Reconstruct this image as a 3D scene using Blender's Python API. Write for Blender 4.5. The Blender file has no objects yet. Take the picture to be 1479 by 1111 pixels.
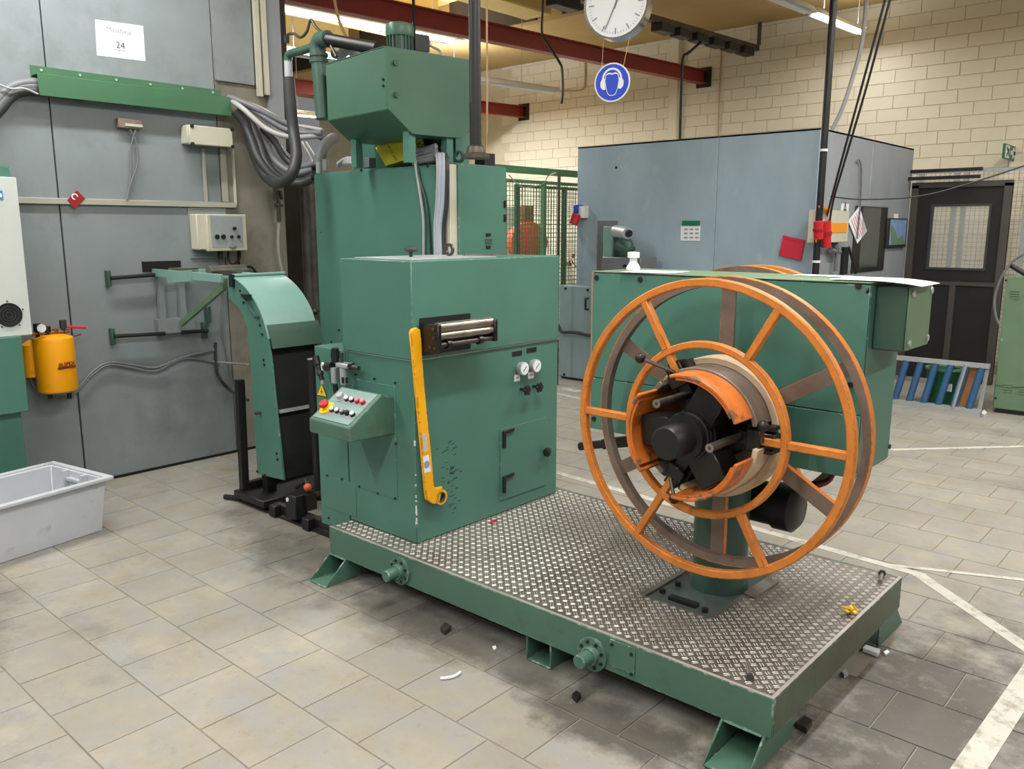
import bpy, math, random
from mathutils import Vector, Matrix
random.seed(7)
scn = bpy.context.scene
COL = scn.collection
V = Vector
# ------------------------------------------------------------------ camera
W, HH = 1479, 1111
CX, CY, F, CAMH = 739.5, 555.5, 1201.63, 1.65
R = Matrix(((0.746223970, -0.122782565, 0.654273817),
            (0.665694845, 0.137045844, -0.733531738),
            (0.000399401, 0.982925673, 0.184002614)))
cd = bpy.data.cameras.new('camera'); cam = bpy.data.objects.new('camera', cd); COL.objects.link(cam)
cd.sensor_width = 36; cd.lens = F / W * 36; cd.clip_start = .05; cd.clip_end = 200
cam.matrix_world = Matrix.Translation((0, 0, CAMH)) @ R.to_4x4()
scn.camera = cam
# ------------------------------------------------------------------ world, exposure
scn.view_settings.view_transform = 'Standard'; scn.view_settings.look = 'None'
scn.view_settings.exposure = 0.0; scn.view_settings.gamma = 1.0
scn.view_settings.use_curve_mapping = False
w = bpy.data.worlds.new('hall_light'); scn.world = w; w.use_nodes = True
w.node_tree.nodes['Background'].inputs[0].default_value = (0.98, 0.99, 1.0, 1)
w.node_tree.nodes['Background'].inputs[1].default_value = 0.20
LAMP_W = 66          # watts per fluorescent fixture
LAMP_COL = (1.0, 1.0, 0.985)

# ------------------------------------------------------------------ helpers
def ray(px, py): return R @ V((px - CX, -(py - CY), -F))
def P(px, py, ax, val):
    r = ray(px, py); i = 'xyz'.index(ax); o = V((0, 0, CAMH))
    return o + r * ((val - o[i]) / r[i])
def lin(c):
    c = c / 255
    return c / 12.92 if c <= .04045 else ((c + .055) / 1.055) ** 2.4
def rgb(r, g, b): return (lin(r), lin(g), lin(b), 1)

class MB:
    def __init__(s): s.v = []; s.f = []
    def add(s, vs, fs):
        n = len(s.v); s.v += [V(p) for p in vs]; s.f += [[i + n for i in f] for f in fs]; return s
    def box(s, x0, x1, y0, y1, z0, z1):
        x0, x1 = sorted((x0, x1)); y0, y1 = sorted((y0, y1)); z0, z1 = sorted((z0, z1))
        return s.add([(x0,y0,z0),(x1,y0,z0),(x1,y1,z0),(x0,y1,z0),(x0,y0,z1),(x1,y0,z1),(x1,y1,z1),(x0,y1,z1)],
              [[3,2,1,0],[4,5,6,7],[0,1,5,4],[1,2,6,5],[2,3,7,6],[3,0,4,7]])
    def obox(s, c, a, b, d):
        c, a, b, d = V(c), V(a), V(b), V(d)
        if a.cross(b).dot(d) < 0: a = -a
        vs = [c-a-b-d, c+a-b-d, c+a+b-d, c-a+b-d, c-a-b+d, c+a-b+d, c+a+b+d, c-a+b+d]
        return s.add(vs, [[3,2,1,0],[4,5,6,7],[0,1,5,4],[1,2,6,5],[2,3,7,6],[3,0,4,7]])
    def bar(s, p0, p1, wd, ht, up=(0, 0, 1)):
        p0, p1 = V(p0), V(p1); d = (p1 - p0) / 2; t = d.normalized(); up = V(up)
        sd = t.cross(up)
        if sd.length < 1e-4: sd = t.cross(V((1, 0, 0)))
        sd.normalize(); u = sd.cross(t).normalized()
        return s.obox((p0 + p1) / 2, sd * wd / 2, u * ht / 2, d)
    def frame(s, p0, p1):
        t = (V(p1) - V(p0)).normalized()
        a = t.cross(V((0, 0, 1)) if abs(t.z) < .9 else V((1, 0, 0))).normalized()
        return t, a, t.cross(a)
    def cyl(s, p0, p1, r0, r1=None, n=16):
        r1 = r0 if r1 is None else r1; p0, p1 = V(p0), V(p1); t, a, b = s.frame(p0, p1)
        vs = []
        for p, r in ((p0, r0), (p1, r1)):
            vs += [p + (a * math.cos(2*math.pi*i/n) + b * math.sin(2*math.pi*i/n)) * r for i in range(n)]
        fs = [[i, (i+1) % n, n + (i+1) % n, n + i] for i in range(n)]
        return s.add(vs, fs + [list(range(n))[::-1], list(range(n, 2*n))])
    def lathe(s, c, axis, prof, n=24):
        """prof: (radius, height along axis) pairs, closed with caps when radius>0 at the ends"""
        c = V(c); t, a, b = s.frame(c, c + V(axis)); vs = []; fs = []
        for r, h in prof:
            vs += [c + t * h + (a * math.cos(2*math.pi*i/n) + b * math.sin(2*math.pi*i/n)) * max(r, 1e-5) for i in range(n)]
        for k in range(len(prof) - 1):
            fs += [[k*n + i, k*n + (i+1) % n, (k+1)*n + (i+1) % n, (k+1)*n + i] for i in range(n)]
        return s.add(vs, fs + [list(range(n))[::-1], list(range((len(prof)-1)*n, len(prof)*n))])
    def arc(s, c, axis, e1, rin, rout, h0, h1, a0=0, a1=360, n=48):
        """rectangular-section ring (or arc) about an axis; angles from e1 towards axis x e1"""
        c = V(c); t = V(axis).normalized(); e1 = V(e1).normalized(); e2 = t.cross(e1)
        full = abs(a1 - a0) >= 359.9; m = n if full else n + 1; vs = []; fs = []
        for i in range(m):
            an = math.radians(a0 + (a1 - a0) * i / n); d = e1 * math.cos(an) + e2 * math.sin(an)
            vs += [c + d*rin + t*h0, c + d*rout + t*h0, c + d*rout + t*h1, c + d*rin + t*h1]
        for i in range(n):
            j = (i + 1) % m
            for k in range(4):
                fs.append([4*i + k, 4*i + (k+1) % 4, 4*j + (k+1) % 4, 4*j + k])
        if not full: fs += [[0, 3, 2, 1], [4*n, 4*n+1, 4*n+2, 4*n+3]]
        return s.add(vs, fs)
    def tube(s, pts, r, n=8, closed=False):
        pts = [V(p) for p in pts]; m = len(pts); vs = []; fs = []; a = None
        for i, p in enumerate(pts):
            if closed: t = pts[(i+1) % m] - pts[i-1]
            else: t = pts[min(i+1, m-1)] - pts[max(i-1, 0)]
            t = t.normalized() if t.length > 1e-9 else V((0, 0, 1))
            if a is None: a = t.cross(V((0, 0, 1)) if abs(t.z) < .9 else V((1, 0, 0)))
            a = (a - t * a.dot(t)).normalized(); b = t.cross(a)
            vs += [p + (a * math.cos(2*math.pi*k/n) + b * math.sin(2*math.pi*k/n)) * r for k in range(n)]
        for i in range(m if closed else m - 1):
            j = (i + 1) % m
            fs += [[i*n + k, i*n + (k+1) % n, j*n + (k+1) % n, j*n + k] for k in range(n)]
        if not closed: fs += [list(range(n))[::-1], list(range((m-1)*n, m*n))]
        return s.add(vs, fs)
    def prism(s, pts, vec):
        pts = [V(p) for p in pts]; vec = V(vec); n = len(pts)
        nr = V((0, 0, 0))
        for i in range(n): nr += pts[i].cross(pts[(i+1) % n])
        if nr.dot(vec) < 0: pts = pts[::-1]
        fs = [[i, (i+1) % n, n + (i+1) % n, n + i] for i in range(n)]
        return s.add(pts + [p + vec for p in pts], fs + [list(range(n))[::-1], list(range(n, 2*n))])
    def sphere(s, c, r, n=12):
        return s.lathe(V(c) - V((0, 0, 0)), (0, 0, 1), [(r * math.sin(math.pi * k / 8), -r * math.cos(math.pi * k / 8)) for k in range(9)], n)
    def boxX(s, a, b, x0, x1):      # pixel corners a, b seen on the plane x = x1
        p, q = P(*a, 'x', x1), P(*b, 'x', x1); return s.box(x0, x1, p.y, q.y, p.z, q.z)
    def boxY(s, a, b, y0, y1):      # pixel corners a, b seen on the plane y = y0
        p, q = P(*a, 'y', y0), P(*b, 'y', y0); return s.box(p.x, q.x, y0, y1, p.z, q.z)

def spline(pts, k=8):
    pts = [V(p) for p in pts]; out = []
    for i in range(len(pts) - 1):
        p0, p1, p2, p3 = pts[max(i-1, 0)], pts[i], pts[i+1], pts[min(i+2, len(pts)-1)]
        for j in range(k):
            t = j / k
            out.append(.5 * (2*p1 + (p2-p0)*t + (2*p0-5*p1+4*p2-p3)*t*t + (3*p1-p0-3*p2+p3)*t**3))
    return out + [pts[-1]]
def pp(*l): return [P(*q) for q in l]

ORG = {}
def tag(o, label=None, cat=None, group=None, kind=None):
    if label: o['label'] = label
    if cat: o['category'] = cat
    if group: o['group'] = group
    if kind: o['kind'] = kind
    return o
def thing(name, label, cat, loc, group=None):
    o = bpy.data.objects.new(name, None); COL.objects.link(o); o.empty_display_size = .1
    o.location = loc; ORG[o.name] = V(loc)
    return tag(o, label, cat, group)
def build(mb, name, mat, parent=None, org=None, bevel=0, smooth=40, segs=1, label=None):
    o0 = ORG[parent.name] if parent is not None else (V(org) if org is not None else None)
    if o0 is None:
        xs = [v.x for v in mb.v]; ys = [v.y for v in mb.v]
        o0 = V(((min(xs)+max(xs))/2, (min(ys)+max(ys))/2, min(v.z for v in mb.v)))
    me = bpy.data.meshes.new(name); me.from_pydata([v - o0 for v in mb.v], [], mb.f); me.update()
    if smooth:
        me.polygons.foreach_set('use_smooth', [True] * len(me.polygons))
        me.set_sharp_from_angle(angle=math.radians(smooth))
    me.materials.append(MAT[mat])
    o = bpy.data.objects.new(name, me); COL.objects.link(o); ORG[o.name] = o0
    if parent is not None: o.parent = parent
    else: o.location = o0
    if bevel:
        b = o.modifiers.new('bevel', 'BEVEL'); b.width = bevel; b.segments = segs; b.limit_method = 'ANGLE'
        b.angle_limit = math.radians(40); b.harden_normals = False
    if label: o['label'] = label
    return o
def single(mb, name, mat, label, cat, group=None, **k): return tag(build(mb, name, mat, **k), label, cat, group)
def struct(mb, name, mat, parent=None, **k):
    o = build(mb, name, mat, parent, **k)
    if parent is None: o['kind'] = 'structure'
    return o
def copy_obj(o, parent, loc):
    c = o.copy(); COL.objects.link(c); c.parent = parent; c.location = loc; return c
def text(body, name, mat, parent, c, right, up, size, depth=.0006, align='CENTER', shear=0, sx=1):
    cu = bpy.data.curves.new(name, 'FONT'); cu.body = body; cu.size = size; cu.extrude = depth
    cu.align_x = align; cu.align_y = 'CENTER'; cu.resolution_u = 3; cu.shear = shear
    t = bpy.data.objects.new('tmp', cu); COL.objects.link(t)
    dg = bpy.context.evaluated_depsgraph_get(); me = bpy.data.meshes.new_from_object(t.evaluated_get(dg))
    bpy.data.objects.remove(t); bpy.data.curves.remove(cu)
    rt, u = V(right).normalized(), V(up).normalized(); nn = rt.cross(u); o0 = ORG[parent.name]
    for v in me.vertices: v.co = V(c) + rt * v.co.x * sx + u * v.co.y + nn * v.co.z - o0
    me.name = name; me.materials.clear(); me.materials.append(MAT[mat])
    o = bpy.data.objects.new(name, me); COL.objects.link(o); o.parent = parent; ORG[o.name] = o0
    return o

# ------------------------------------------------------------------ materials
MAT = {}
def mat(name, col, rough=.5, metal=0, var=.12, scale=5, bump=0, bscale=60, chip=None, dirt=None, coat=0, spec=.5, stretch=None):
    """painted / metal surface: colour mottling, roughness mottling, fine bump, optional edge chips and dirt"""
    m = bpy.data.materials.new(name); m.use_nodes = True; nt = m.node_tree; N = nt.nodes; L = nt.links
    b = N['Principled BSDF']; b.inputs['Roughness'].default_value = rough; b.inputs['Metallic'].default_value = metal
    b.inputs['Specular IOR Level'].default_value = spec; b.inputs['Coat Weight'].default_value = coat
    tc = N.new('ShaderNodeTexCoord'); src = tc.outputs['Object']
    if stretch:
        mp = N.new('ShaderNodeMapping'); mp.inputs['Scale'].default_value = stretch; L.new(src, mp.inputs[0]); src = mp.outputs[0]
    def noise(sc, det=5, ro=.6):
        n = N.new('ShaderNodeTexNoise'); n.inputs['Scale'].default_value = sc; n.inputs['Detail'].default_value = det
        n.inputs['Roughness'].default_value = ro; L.new(src, n.inputs['Vector']); return n.outputs['Fac']
    def rampf(fac, lo, hi):
        r = N.new('ShaderNodeMapRange'); r.inputs[1].default_value = lo; r.inputs[2].default_value = hi
        L.new(fac, r.inputs[0]); return r.outputs[0]
    def mix(fac, a, c):
        x = N.new('ShaderNodeMix'); x.data_type = 'RGBA'
        if hasattr(fac, 'links'): L.new(fac, x.inputs['Factor'])
        else: x.inputs['Factor'].default_value = fac
        for sock, val in (('A', a), ('B', c)):
            s = [i for i in x.inputs if i.name == sock and i.type == 'RGBA'][0]
            if hasattr(val, 'links'): L.new(val, s)
            else: s.default_value = val
        return [o for o in x.outputs if o.type == 'RGBA'][0]
    n1 = noise(scale)
    lo = tuple(c * (1 - var) for c in col[:3]) + (1,); hi = tuple(min(1, c * (1 + var)) for c in col[:3]) + (1,)
    out = mix(rampf(n1, .3, .7), lo, hi)
    if dirt:
        dc, sc, a, c = dirt; out = mix(rampf(noise(sc, 8, .7), a, c), out, dc)
    if chip:
        cc, rad, th = chip
        bv = N.new('ShaderNodeBevel'); bv.samples = 4; bv.inputs['Radius'].default_value = rad
        ge = N.new('ShaderNodeNewGeometry'); dt = N.new('ShaderNodeVectorMath'); dt.operation = 'DOT_PRODUCT'
        L.new(bv.outputs[0], dt.inputs[0]); L.new(ge.outputs['Normal'], dt.inputs[1])
        e = rampf(dt.outputs['Value'], .985, .93)
        nn = rampf(noise(38, 4), th, th + .04)
        mu = N.new('ShaderNodeMath'); mu.operation = 'MULTIPLY'; L.new(e, mu.inputs[0]); L.new(nn, mu.inputs[1])
        out = mix(mu.outputs[0], out, cc)
    L.new(out, b.inputs['Base Color'])
    rr = N.new('ShaderNodeMapRange'); rr.inputs[3].default_value = max(.03, rough - .1); rr.inputs[4].default_value = min(1, rough + .1)
    L.new(n1, rr.inputs[0]); L.new(rr.outputs[0], b.inputs['Roughness'])
    if bump:
        bp = N.new('ShaderNodeBump'); bp.inputs['Strength'].default_value = bump; bp.inputs['Distance'].default_value = .004
        L.new(noise(bscale, 4), bp.inputs['Height']); L.new(bp.outputs[0], b.inputs['Normal'])
    MAT[name] = m; return m
def emit(name, col, st):
    m = bpy.data.materials.new(name); m.use_nodes = True; b = m.node_tree.nodes['Principled BSDF']
    b.inputs['Base Color'].default_value = (.9, .9, .9, 1); b.inputs['Emission Color'].default_value = col
    b.inputs['Emission Strength'].default_value = st; MAT[name] = m

WHITECHIP = (rgb(190, 200, 192), .005, .6)
mat('green', rgb(74, 121, 107), .42, var=.07, scale=3, bump=.06, bscale=150, chip=WHITECHIP, dirt=(rgb(58, 88, 74), 2.2, .62, .8))
mat('green_worn', rgb(74, 110, 94), .45, var=.1, scale=4, bump=.06, bscale=150, chip=(rgb(190, 195, 188), .006, .54), dirt=(rgb(70, 78, 62), 3, .56, .75))
mat('green_dark', rgb(58, 88, 76), .4, var=.08, scale=3, dirt=(rgb(40, 58, 50), 3, .55, .8))
mat('green_tank', rgb(68, 105, 86), .38, var=.07, scale=3, dirt=(rgb(50, 80, 66), 2, .6, .8))
mat('green_duct', rgb(62, 108, 76), .42, var=.06)
mat('green_pale', rgb(126, 164, 156), .35, var=.06, scale=4)
mat('green_olive', rgb(104, 132, 104), .5, var=.07)
mat('green_fence', rgb(92, 140, 100), .5, var=.1)
mat('grey_panel', rgb(132, 141, 145), .5, var=.1, scale=2.2, bump=.05, bscale=40, dirt=(rgb(106, 112, 112), 1.3, .52, .8))
mat('concrete_col', rgb(134, 130, 118), .85, var=.14, scale=3, bump=.3, bscale=25, dirt=(rgb(86, 80, 68), 1.6, .5, .75))
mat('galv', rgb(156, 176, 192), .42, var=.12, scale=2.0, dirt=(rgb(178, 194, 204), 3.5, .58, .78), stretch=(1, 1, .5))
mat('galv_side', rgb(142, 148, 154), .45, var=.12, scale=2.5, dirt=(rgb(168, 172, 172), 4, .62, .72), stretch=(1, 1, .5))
mat('cream', rgb(230, 221, 198), .8, var=.05, scale=1.5, bump=.12, bscale=40)
mat('mortar', rgb(214, 203, 176), .9, var=.08)
mat('ceil', rgb(186, 158, 104), .9, var=.09, scale=1.5)
mat('ceil_rib', rgb(198, 174, 110), .9, var=.08, scale=2)
mat('red_beam', rgb(142, 46, 34), .5, var=.12, scale=4)
mat('black', rgb(24, 24, 25), .45, var=.25, scale=6)
mat('black_oily', rgb(26, 25, 24), .32, var=.3, scale=9, dirt=(rgb(62, 56, 50), 8, .58, .8))
mat('black_matte', rgb(16, 16, 17), .85, var=.2)
mat('rubber', rgb(52, 54, 57), .5, var=.15, scale=8)
mat('hose_grey', rgb(112, 115, 120), .45, var=.12, scale=8)
mat('cable_light', rgb(176, 176, 178), .5, var=.08)
mat('cable_blue', rgb(176, 184, 200), .5, var=.06)
mat('cable_tan', rgb(190, 162, 112), .6, var=.08)
mat('steel', rgb(160, 155, 146), .32, metal=.85, var=.2, scale=14, dirt=(rgb(96, 78, 60), 18, .55, .8))
mat('steel_dark', rgb(92, 88, 84), .42, metal=.7, var=.2, scale=10, dirt=(rgb(88, 58, 44), 9, .5, .75))
mat('chrome', rgb(205, 205, 205), .18, metal=1, var=.05)
mat('alu', rgb(176, 182, 184), .4, metal=.3, var=.06)
mat('tread', rgb(146, 142, 136), .42, metal=.65, var=.12, scale=5, dirt=(rgb(98, 90, 82), 1.6, .45, .72))
mat('tread_bump', rgb(198, 196, 191), .46, metal=.65, var=.1, scale=20, dirt=(rgb(136, 129, 121), 2.2, .5, .75))
mat('rim_grey', rgb(122, 108, 98), .45, metal=.25, var=.16, scale=9, dirt=(rgb(112, 78, 60), 8, .54, .75))
mat('console_face', rgb(128, 154, 150), .4, var=.05)
mat('skirt_dirty', rgb(84, 98, 80), .5, var=.1, scale=4, chip=(rgb(190, 195, 188), .006, .54), dirt=(rgb(84, 74, 58), 3, .48, .7))
mat('bare_steel', rgb(208, 205, 199), .35, metal=.6, var=.06, scale=9)
mat('plate_green', rgb(76, 88, 84), .45, var=.1, scale=5, dirt=(rgb(58, 62, 58), 6, .5, .7))
mat('low_cab', rgb(142, 164, 170), .45, var=.06)
mat('conduit', rgb(168, 166, 154), .5, var=.05)
mat('door_black', rgb(27, 24, 22), .6, var=.25, scale=4)
mat('door_frame', rgb(70, 66, 62), .5, var=.15)
mat('socket_brown', rgb(126, 112, 100), .5, var=.15)
mat('orange', rgb(204, 122, 46), .5, var=.16, scale=16, dirt=(rgb(120, 70, 40), 26, .62, .72), chip=(rgb(110, 80, 60), .005, .5))
mat('orange_worn', rgb(204, 112, 42), .48, var=.22, scale=12, dirt=(rgb(110, 82, 62), 11, .54, .62))
mat('drum_cream', rgb(206, 186, 156), .55, var=.1, scale=7, dirt=(rgb(168, 140, 108), 5, .55, .75))
mat('yellow', rgb(240, 172, 14), .45, var=.07, scale=6, dirt=(rgb(96, 70, 30), 24, .63, .68), chip=(rgb(60, 50, 35), .006, .5))
mat('yellow_tank', rgb(246, 166, 8), .35, var=.05, scale=4, dirt=(rgb(190, 118, 10), 6, .6, .8))
mat('yellow_box', rgb(212, 196, 40), .6, var=.05)
mat('yellow_sign', rgb(244, 204, 22), .45, var=.03)
mat('white', rgb(232, 234, 236), .5, var=.03)
mat('white_paint', rgb(196, 196, 188), .75, var=.06, scale=8, dirt=(rgb(152, 146, 132), 14, .5, .66))
mat('paper', rgb(236, 239, 246), .7, var=.015)
mat('bin_grey', rgb(186, 190, 198), .5, var=.05, scale=6, dirt=(rgb(140, 142, 146), 7, .58, .75))
mat('box_cream', rgb(196, 194, 176), .5, var=.05)
mat('cab_white', rgb(206, 212, 210), .4, var=.04)
mat('red', rgb(196, 32, 40), .45, var=.08)
mat('red_folder', rgb(206, 40, 70), .5, var=.06)
mat('red_dark', rgb(150, 24, 30), .5, var=.08)
mat('pink', rgb(222, 120, 140), .5, var=.05)
mat('red_orange', rgb(214, 96, 56), .55, var=.12)
mat('blue', rgb(38, 72, 200), .45, var=.04)
mat('blue_logo', rgb(40, 140, 215), .45, var=.04)
mat('blue_roller', rgb(46, 90, 132), .5, var=.14, scale=10)
mat('sign_green', rgb(18, 112, 78), .45, var=.04)
mat('bucket_green', rgb(16, 92, 52), .45, var=.1)
mat('wood', rgb(156, 106, 66), .7, var=.16, scale=9)
mat('orange_plastic', rgb(236, 150, 36), .5, var=.05)
mat('ink', rgb(32, 32, 36), .7, var=.05)
mat('ink_grey', rgb(150, 152, 160), .7, var=.05)
mat('ink_faded', rgb(118, 120, 128), .7, var=.05)
mat('ink_red', rgb(120, 30, 20), .7, var=.05)
mat('brass', rgb(150, 110, 60), .4, metal=.7, var=.15)
mat('pinkish', rgb(186, 130, 116), .6, var=.08)
mat('photo_blue', rgb(120, 150, 190), .5, var=.25, scale=14)
mat('glass_dark', rgb(58, 66, 64), .12, var=.2, scale=4)
mat('brown_plate', rgb(46, 36, 30), .6, var=.3, scale=5)
emit('tube_lit', (1.0, .98, .92, 1), 9.0)
emit('screen', (.55, .7, 1, 1), .4)
def glass(name, col, alpha):
    m = bpy.data.materials.new(name); m.use_nodes = True; b = m.node_tree.nodes['Principled BSDF']
    b.inputs['Base Color'].default_value = col; b.inputs['Roughness'].default_value = .08; b.inputs['Alpha'].default_value = alpha
    MAT[name] = m
glass('pane', rgb(225, 232, 228), .12)

def floor_mat():
    m = bpy.data.materials.new('floor_tile'); m.use_nodes = True; nt = m.node_tree; N = nt.nodes; L = nt.links
    b = N['Principled BSDF']; ge = N.new('ShaderNodeNewGeometry'); pos = ge.outputs['Position']
    def noise(sc, det=6, ro=.65, off=0):
        mp = N.new('ShaderNodeMapping'); mp.inputs['Location'].default_value = (off, off*.7, 0); L.new(pos, mp.inputs[0])
        n = N.new('ShaderNodeTexNoise'); n.inputs['Scale'].default_value = sc; n.inputs['Detail'].default_value = det
        n.inputs['Roughness'].default_value = ro; L.new(mp.outputs[0], n.inputs['Vector']); return n.outputs['Fac']
    def rampf(f, a, c, d=0., e=1.):
        r = N.new('ShaderNodeMapRange'); r.inputs[1].default_value = a; r.inputs[2].default_value = c
        r.inputs[3].default_value = d; r.inputs[4].default_value = e; L.new(f, r.inputs[0]); return r.outputs[0]
    def mix(f, a, c):
        x = N.new('ShaderNodeMix'); x.data_type = 'RGBA'; L.new(f, x.inputs['Factor'])
        for sock, val in (('A', a), ('B', c)):
            s = [i for i in x.inputs if i.name == sock and i.type == 'RGBA'][0]
            if hasattr(val, 'links'): L.new(val, s)
            else: s.default_value = val
        return [o for o in x.outputs if o.type == 'RGBA'][0]
    oi = N.new('ShaderNodeObjectInfo')
    base = mix(rampf(noise(2.4), .32, .68), rgb(144, 136, 120), rgb(172, 167, 154))
    base = mix(rampf(noise(5.5, 6, .7, 21), .42, .6, 0, .75), base, rgb(150, 151, 152))
    base = mix(rampf(noise(13, 8, .75, 47), .56, .7, 0, .5), base, rgb(122, 118, 108))
    base = mix(rampf(oi.outputs['Random'], 0, 1, 0, .5), base, rgb(140, 137, 128))
    base = mix(rampf(noise(1.1, 7, .7, 9), .54, .72, 0, .75), base, rgb(106, 104, 101))       # grey grime patches
    base = mix(rampf(noise(4.5, 6, .7, 31), .6, .75, 0, .5), base, rgb(172, 162, 142))       # pale scuffs
    # oil stains around the platform; the long front blob paints the shade beneath it
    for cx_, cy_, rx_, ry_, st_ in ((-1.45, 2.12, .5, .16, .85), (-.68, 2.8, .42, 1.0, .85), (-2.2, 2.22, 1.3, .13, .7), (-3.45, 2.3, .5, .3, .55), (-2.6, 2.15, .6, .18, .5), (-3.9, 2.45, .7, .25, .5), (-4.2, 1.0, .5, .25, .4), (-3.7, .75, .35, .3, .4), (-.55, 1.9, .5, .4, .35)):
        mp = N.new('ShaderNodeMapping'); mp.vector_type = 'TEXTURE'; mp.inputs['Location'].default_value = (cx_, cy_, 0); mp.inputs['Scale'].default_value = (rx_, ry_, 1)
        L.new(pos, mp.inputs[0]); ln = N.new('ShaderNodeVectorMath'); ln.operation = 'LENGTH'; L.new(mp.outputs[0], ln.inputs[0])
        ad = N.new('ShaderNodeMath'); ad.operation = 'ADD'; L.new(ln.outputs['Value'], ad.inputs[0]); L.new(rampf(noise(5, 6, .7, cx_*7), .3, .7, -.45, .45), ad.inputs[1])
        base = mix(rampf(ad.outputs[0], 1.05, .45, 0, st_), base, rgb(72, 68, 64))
    base = mix(rampf(noise(90, 3, .6, 3), .66, .74, 0, .35), base, rgb(196, 192, 180))
    L.new(base, b.inputs['Base Color'])
    L.new(rampf(noise(3, 5, .6, 14), .3, .7, .42, .68), b.inputs['Roughness'])
    bp = N.new('ShaderNodeBump'); bp.inputs['Strength'].default_value = .12; bp.inputs['Distance'].default_value = .003
    L.new(noise(40, 5), bp.inputs['Height']); L.new(bp.outputs[0], b.inputs['Normal'])
    MAT['floor'] = m
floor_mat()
mat('joint', rgb(138, 133, 121), .9, var=.3, scale=2.5)
mat('oil', rgb(70, 64, 58), .5, var=.2, scale=4)

# ================================================================== SETTING
# floor: 0.302 m tiles, half-bond rows along X
floor = struct(MB().box(-14, 5, -4, 12, -.12, -.004), 'floor', 'joint', smooth=0, org=(0, 0, 0))
TS, G = .3035, .0028
def tile_geo(x0, x1, y0, y1):
    c = .002; z = 0
    vs = [(x0,y0,-.006),(x1,y0,-.006),(x1,y1,-.006),(x0,y1,-.006),(x0+c,y0+c,z),(x1-c,y0+c,z),(x1-c,y1-c,z),(x0+c,y1-c,z)]
    return vs, [[4,5,6,7],[0,1,5,4],[1,2,6,5],[2,3,7,6],[3,0,4,7]]
cells = []
for j in range(-2, 30):
    y0 = 1.19 + .302 * (j - 2); off = .15 if j % 2 else 0
    for i in range(-32, 12):
        x0 = -1.853 + off + TS * i
        c = R.transposed() @ (V((x0 + .15, y0 + .15, 0)) - V((0, 0, CAMH)))
        if c.z > -.4: continue
        u, v_ = CX + F * c.x / -c.z, CY - F * c.y / -c.z
        hid = (-3.25 < x0 < -1.2 and 2.45 < y0 < 3.3) or x0 < -5.9 and y0 < 4
        vis = -90 < u < W + 90 and v_ < HH + 130 and not hid
        if vis: cells.append((-c.z, x0, y0))
cells.sort()
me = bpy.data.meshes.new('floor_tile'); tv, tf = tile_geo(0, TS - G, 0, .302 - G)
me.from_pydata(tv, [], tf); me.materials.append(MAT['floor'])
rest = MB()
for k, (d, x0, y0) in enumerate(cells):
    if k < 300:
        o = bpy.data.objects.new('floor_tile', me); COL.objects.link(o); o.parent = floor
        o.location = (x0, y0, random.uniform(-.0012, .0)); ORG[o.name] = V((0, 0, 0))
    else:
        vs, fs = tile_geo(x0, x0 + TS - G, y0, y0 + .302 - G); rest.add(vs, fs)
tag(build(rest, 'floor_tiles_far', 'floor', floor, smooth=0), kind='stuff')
LN = [0]
def line(pts, wd):
    mb = MB(); LN[0] += 1; zl = .0008 + .0003 * LN[0]
    for a, b in zip(pts, pts[1:]):
        p, q = P(*a, 'z', .0), P(*b, 'z', .0); mb.bar((p.x, p.y, zl - .001), (q.x, q.y, zl - .001), wd, .002)
    build(mb, 'painted_line', 'white_paint', floor, smooth=0)
line([(780, 676), (1335, 832)], .055); line([(1325, 829), (1500, 948)], .065); line([(1390, 1125), (1500, 960)], .085)
line([(1285, 650), (1479, 645)], .05); line([(1280, 816), (1479, 838)], .03); line([(800, 568), (842, 577)], .05)
line([(836, 566), (812, 561)], .1)

# left enclosure wall, plane x = -5.57
WX = -5.57
wl = struct(MB().box(-9, WX - .03, -3, 3.66, -.1, 4.3), 'wall_left', 'black_matte', smooth=0, org=(WX, 2, 0))
for y0, y1, m in ((-3, .96, 'grey_panel'), (.966, 2.052, 'grey_panel'), (2.06, 3.142, 'grey_panel'), (3.148, 3.66, 'concrete_col')):
    build(MB().box(WX - .03, WX, y0, y1, .015 if m == 'grey_panel' else 0, 4.3), 'panel', m, wl, bevel=.003)
struct(MB().box(WX - .001, WX + .006, -3, 3.66, 0, .018), 'baseboard_left', 'black_matte', smooth=0)
# upper panel sits proud over the concrete part
build(MB().box(WX, WX + .02, 3.148, 3.45, 2.66, 4.3), 'panel', 'grey_panel', wl, bevel=.003)
build(MB().box(WX - .03, WX + .03, 3.55, 3.68, 1.98, 4.3), 'corner_post', 'galv_side', wl, bevel=.004)

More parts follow.
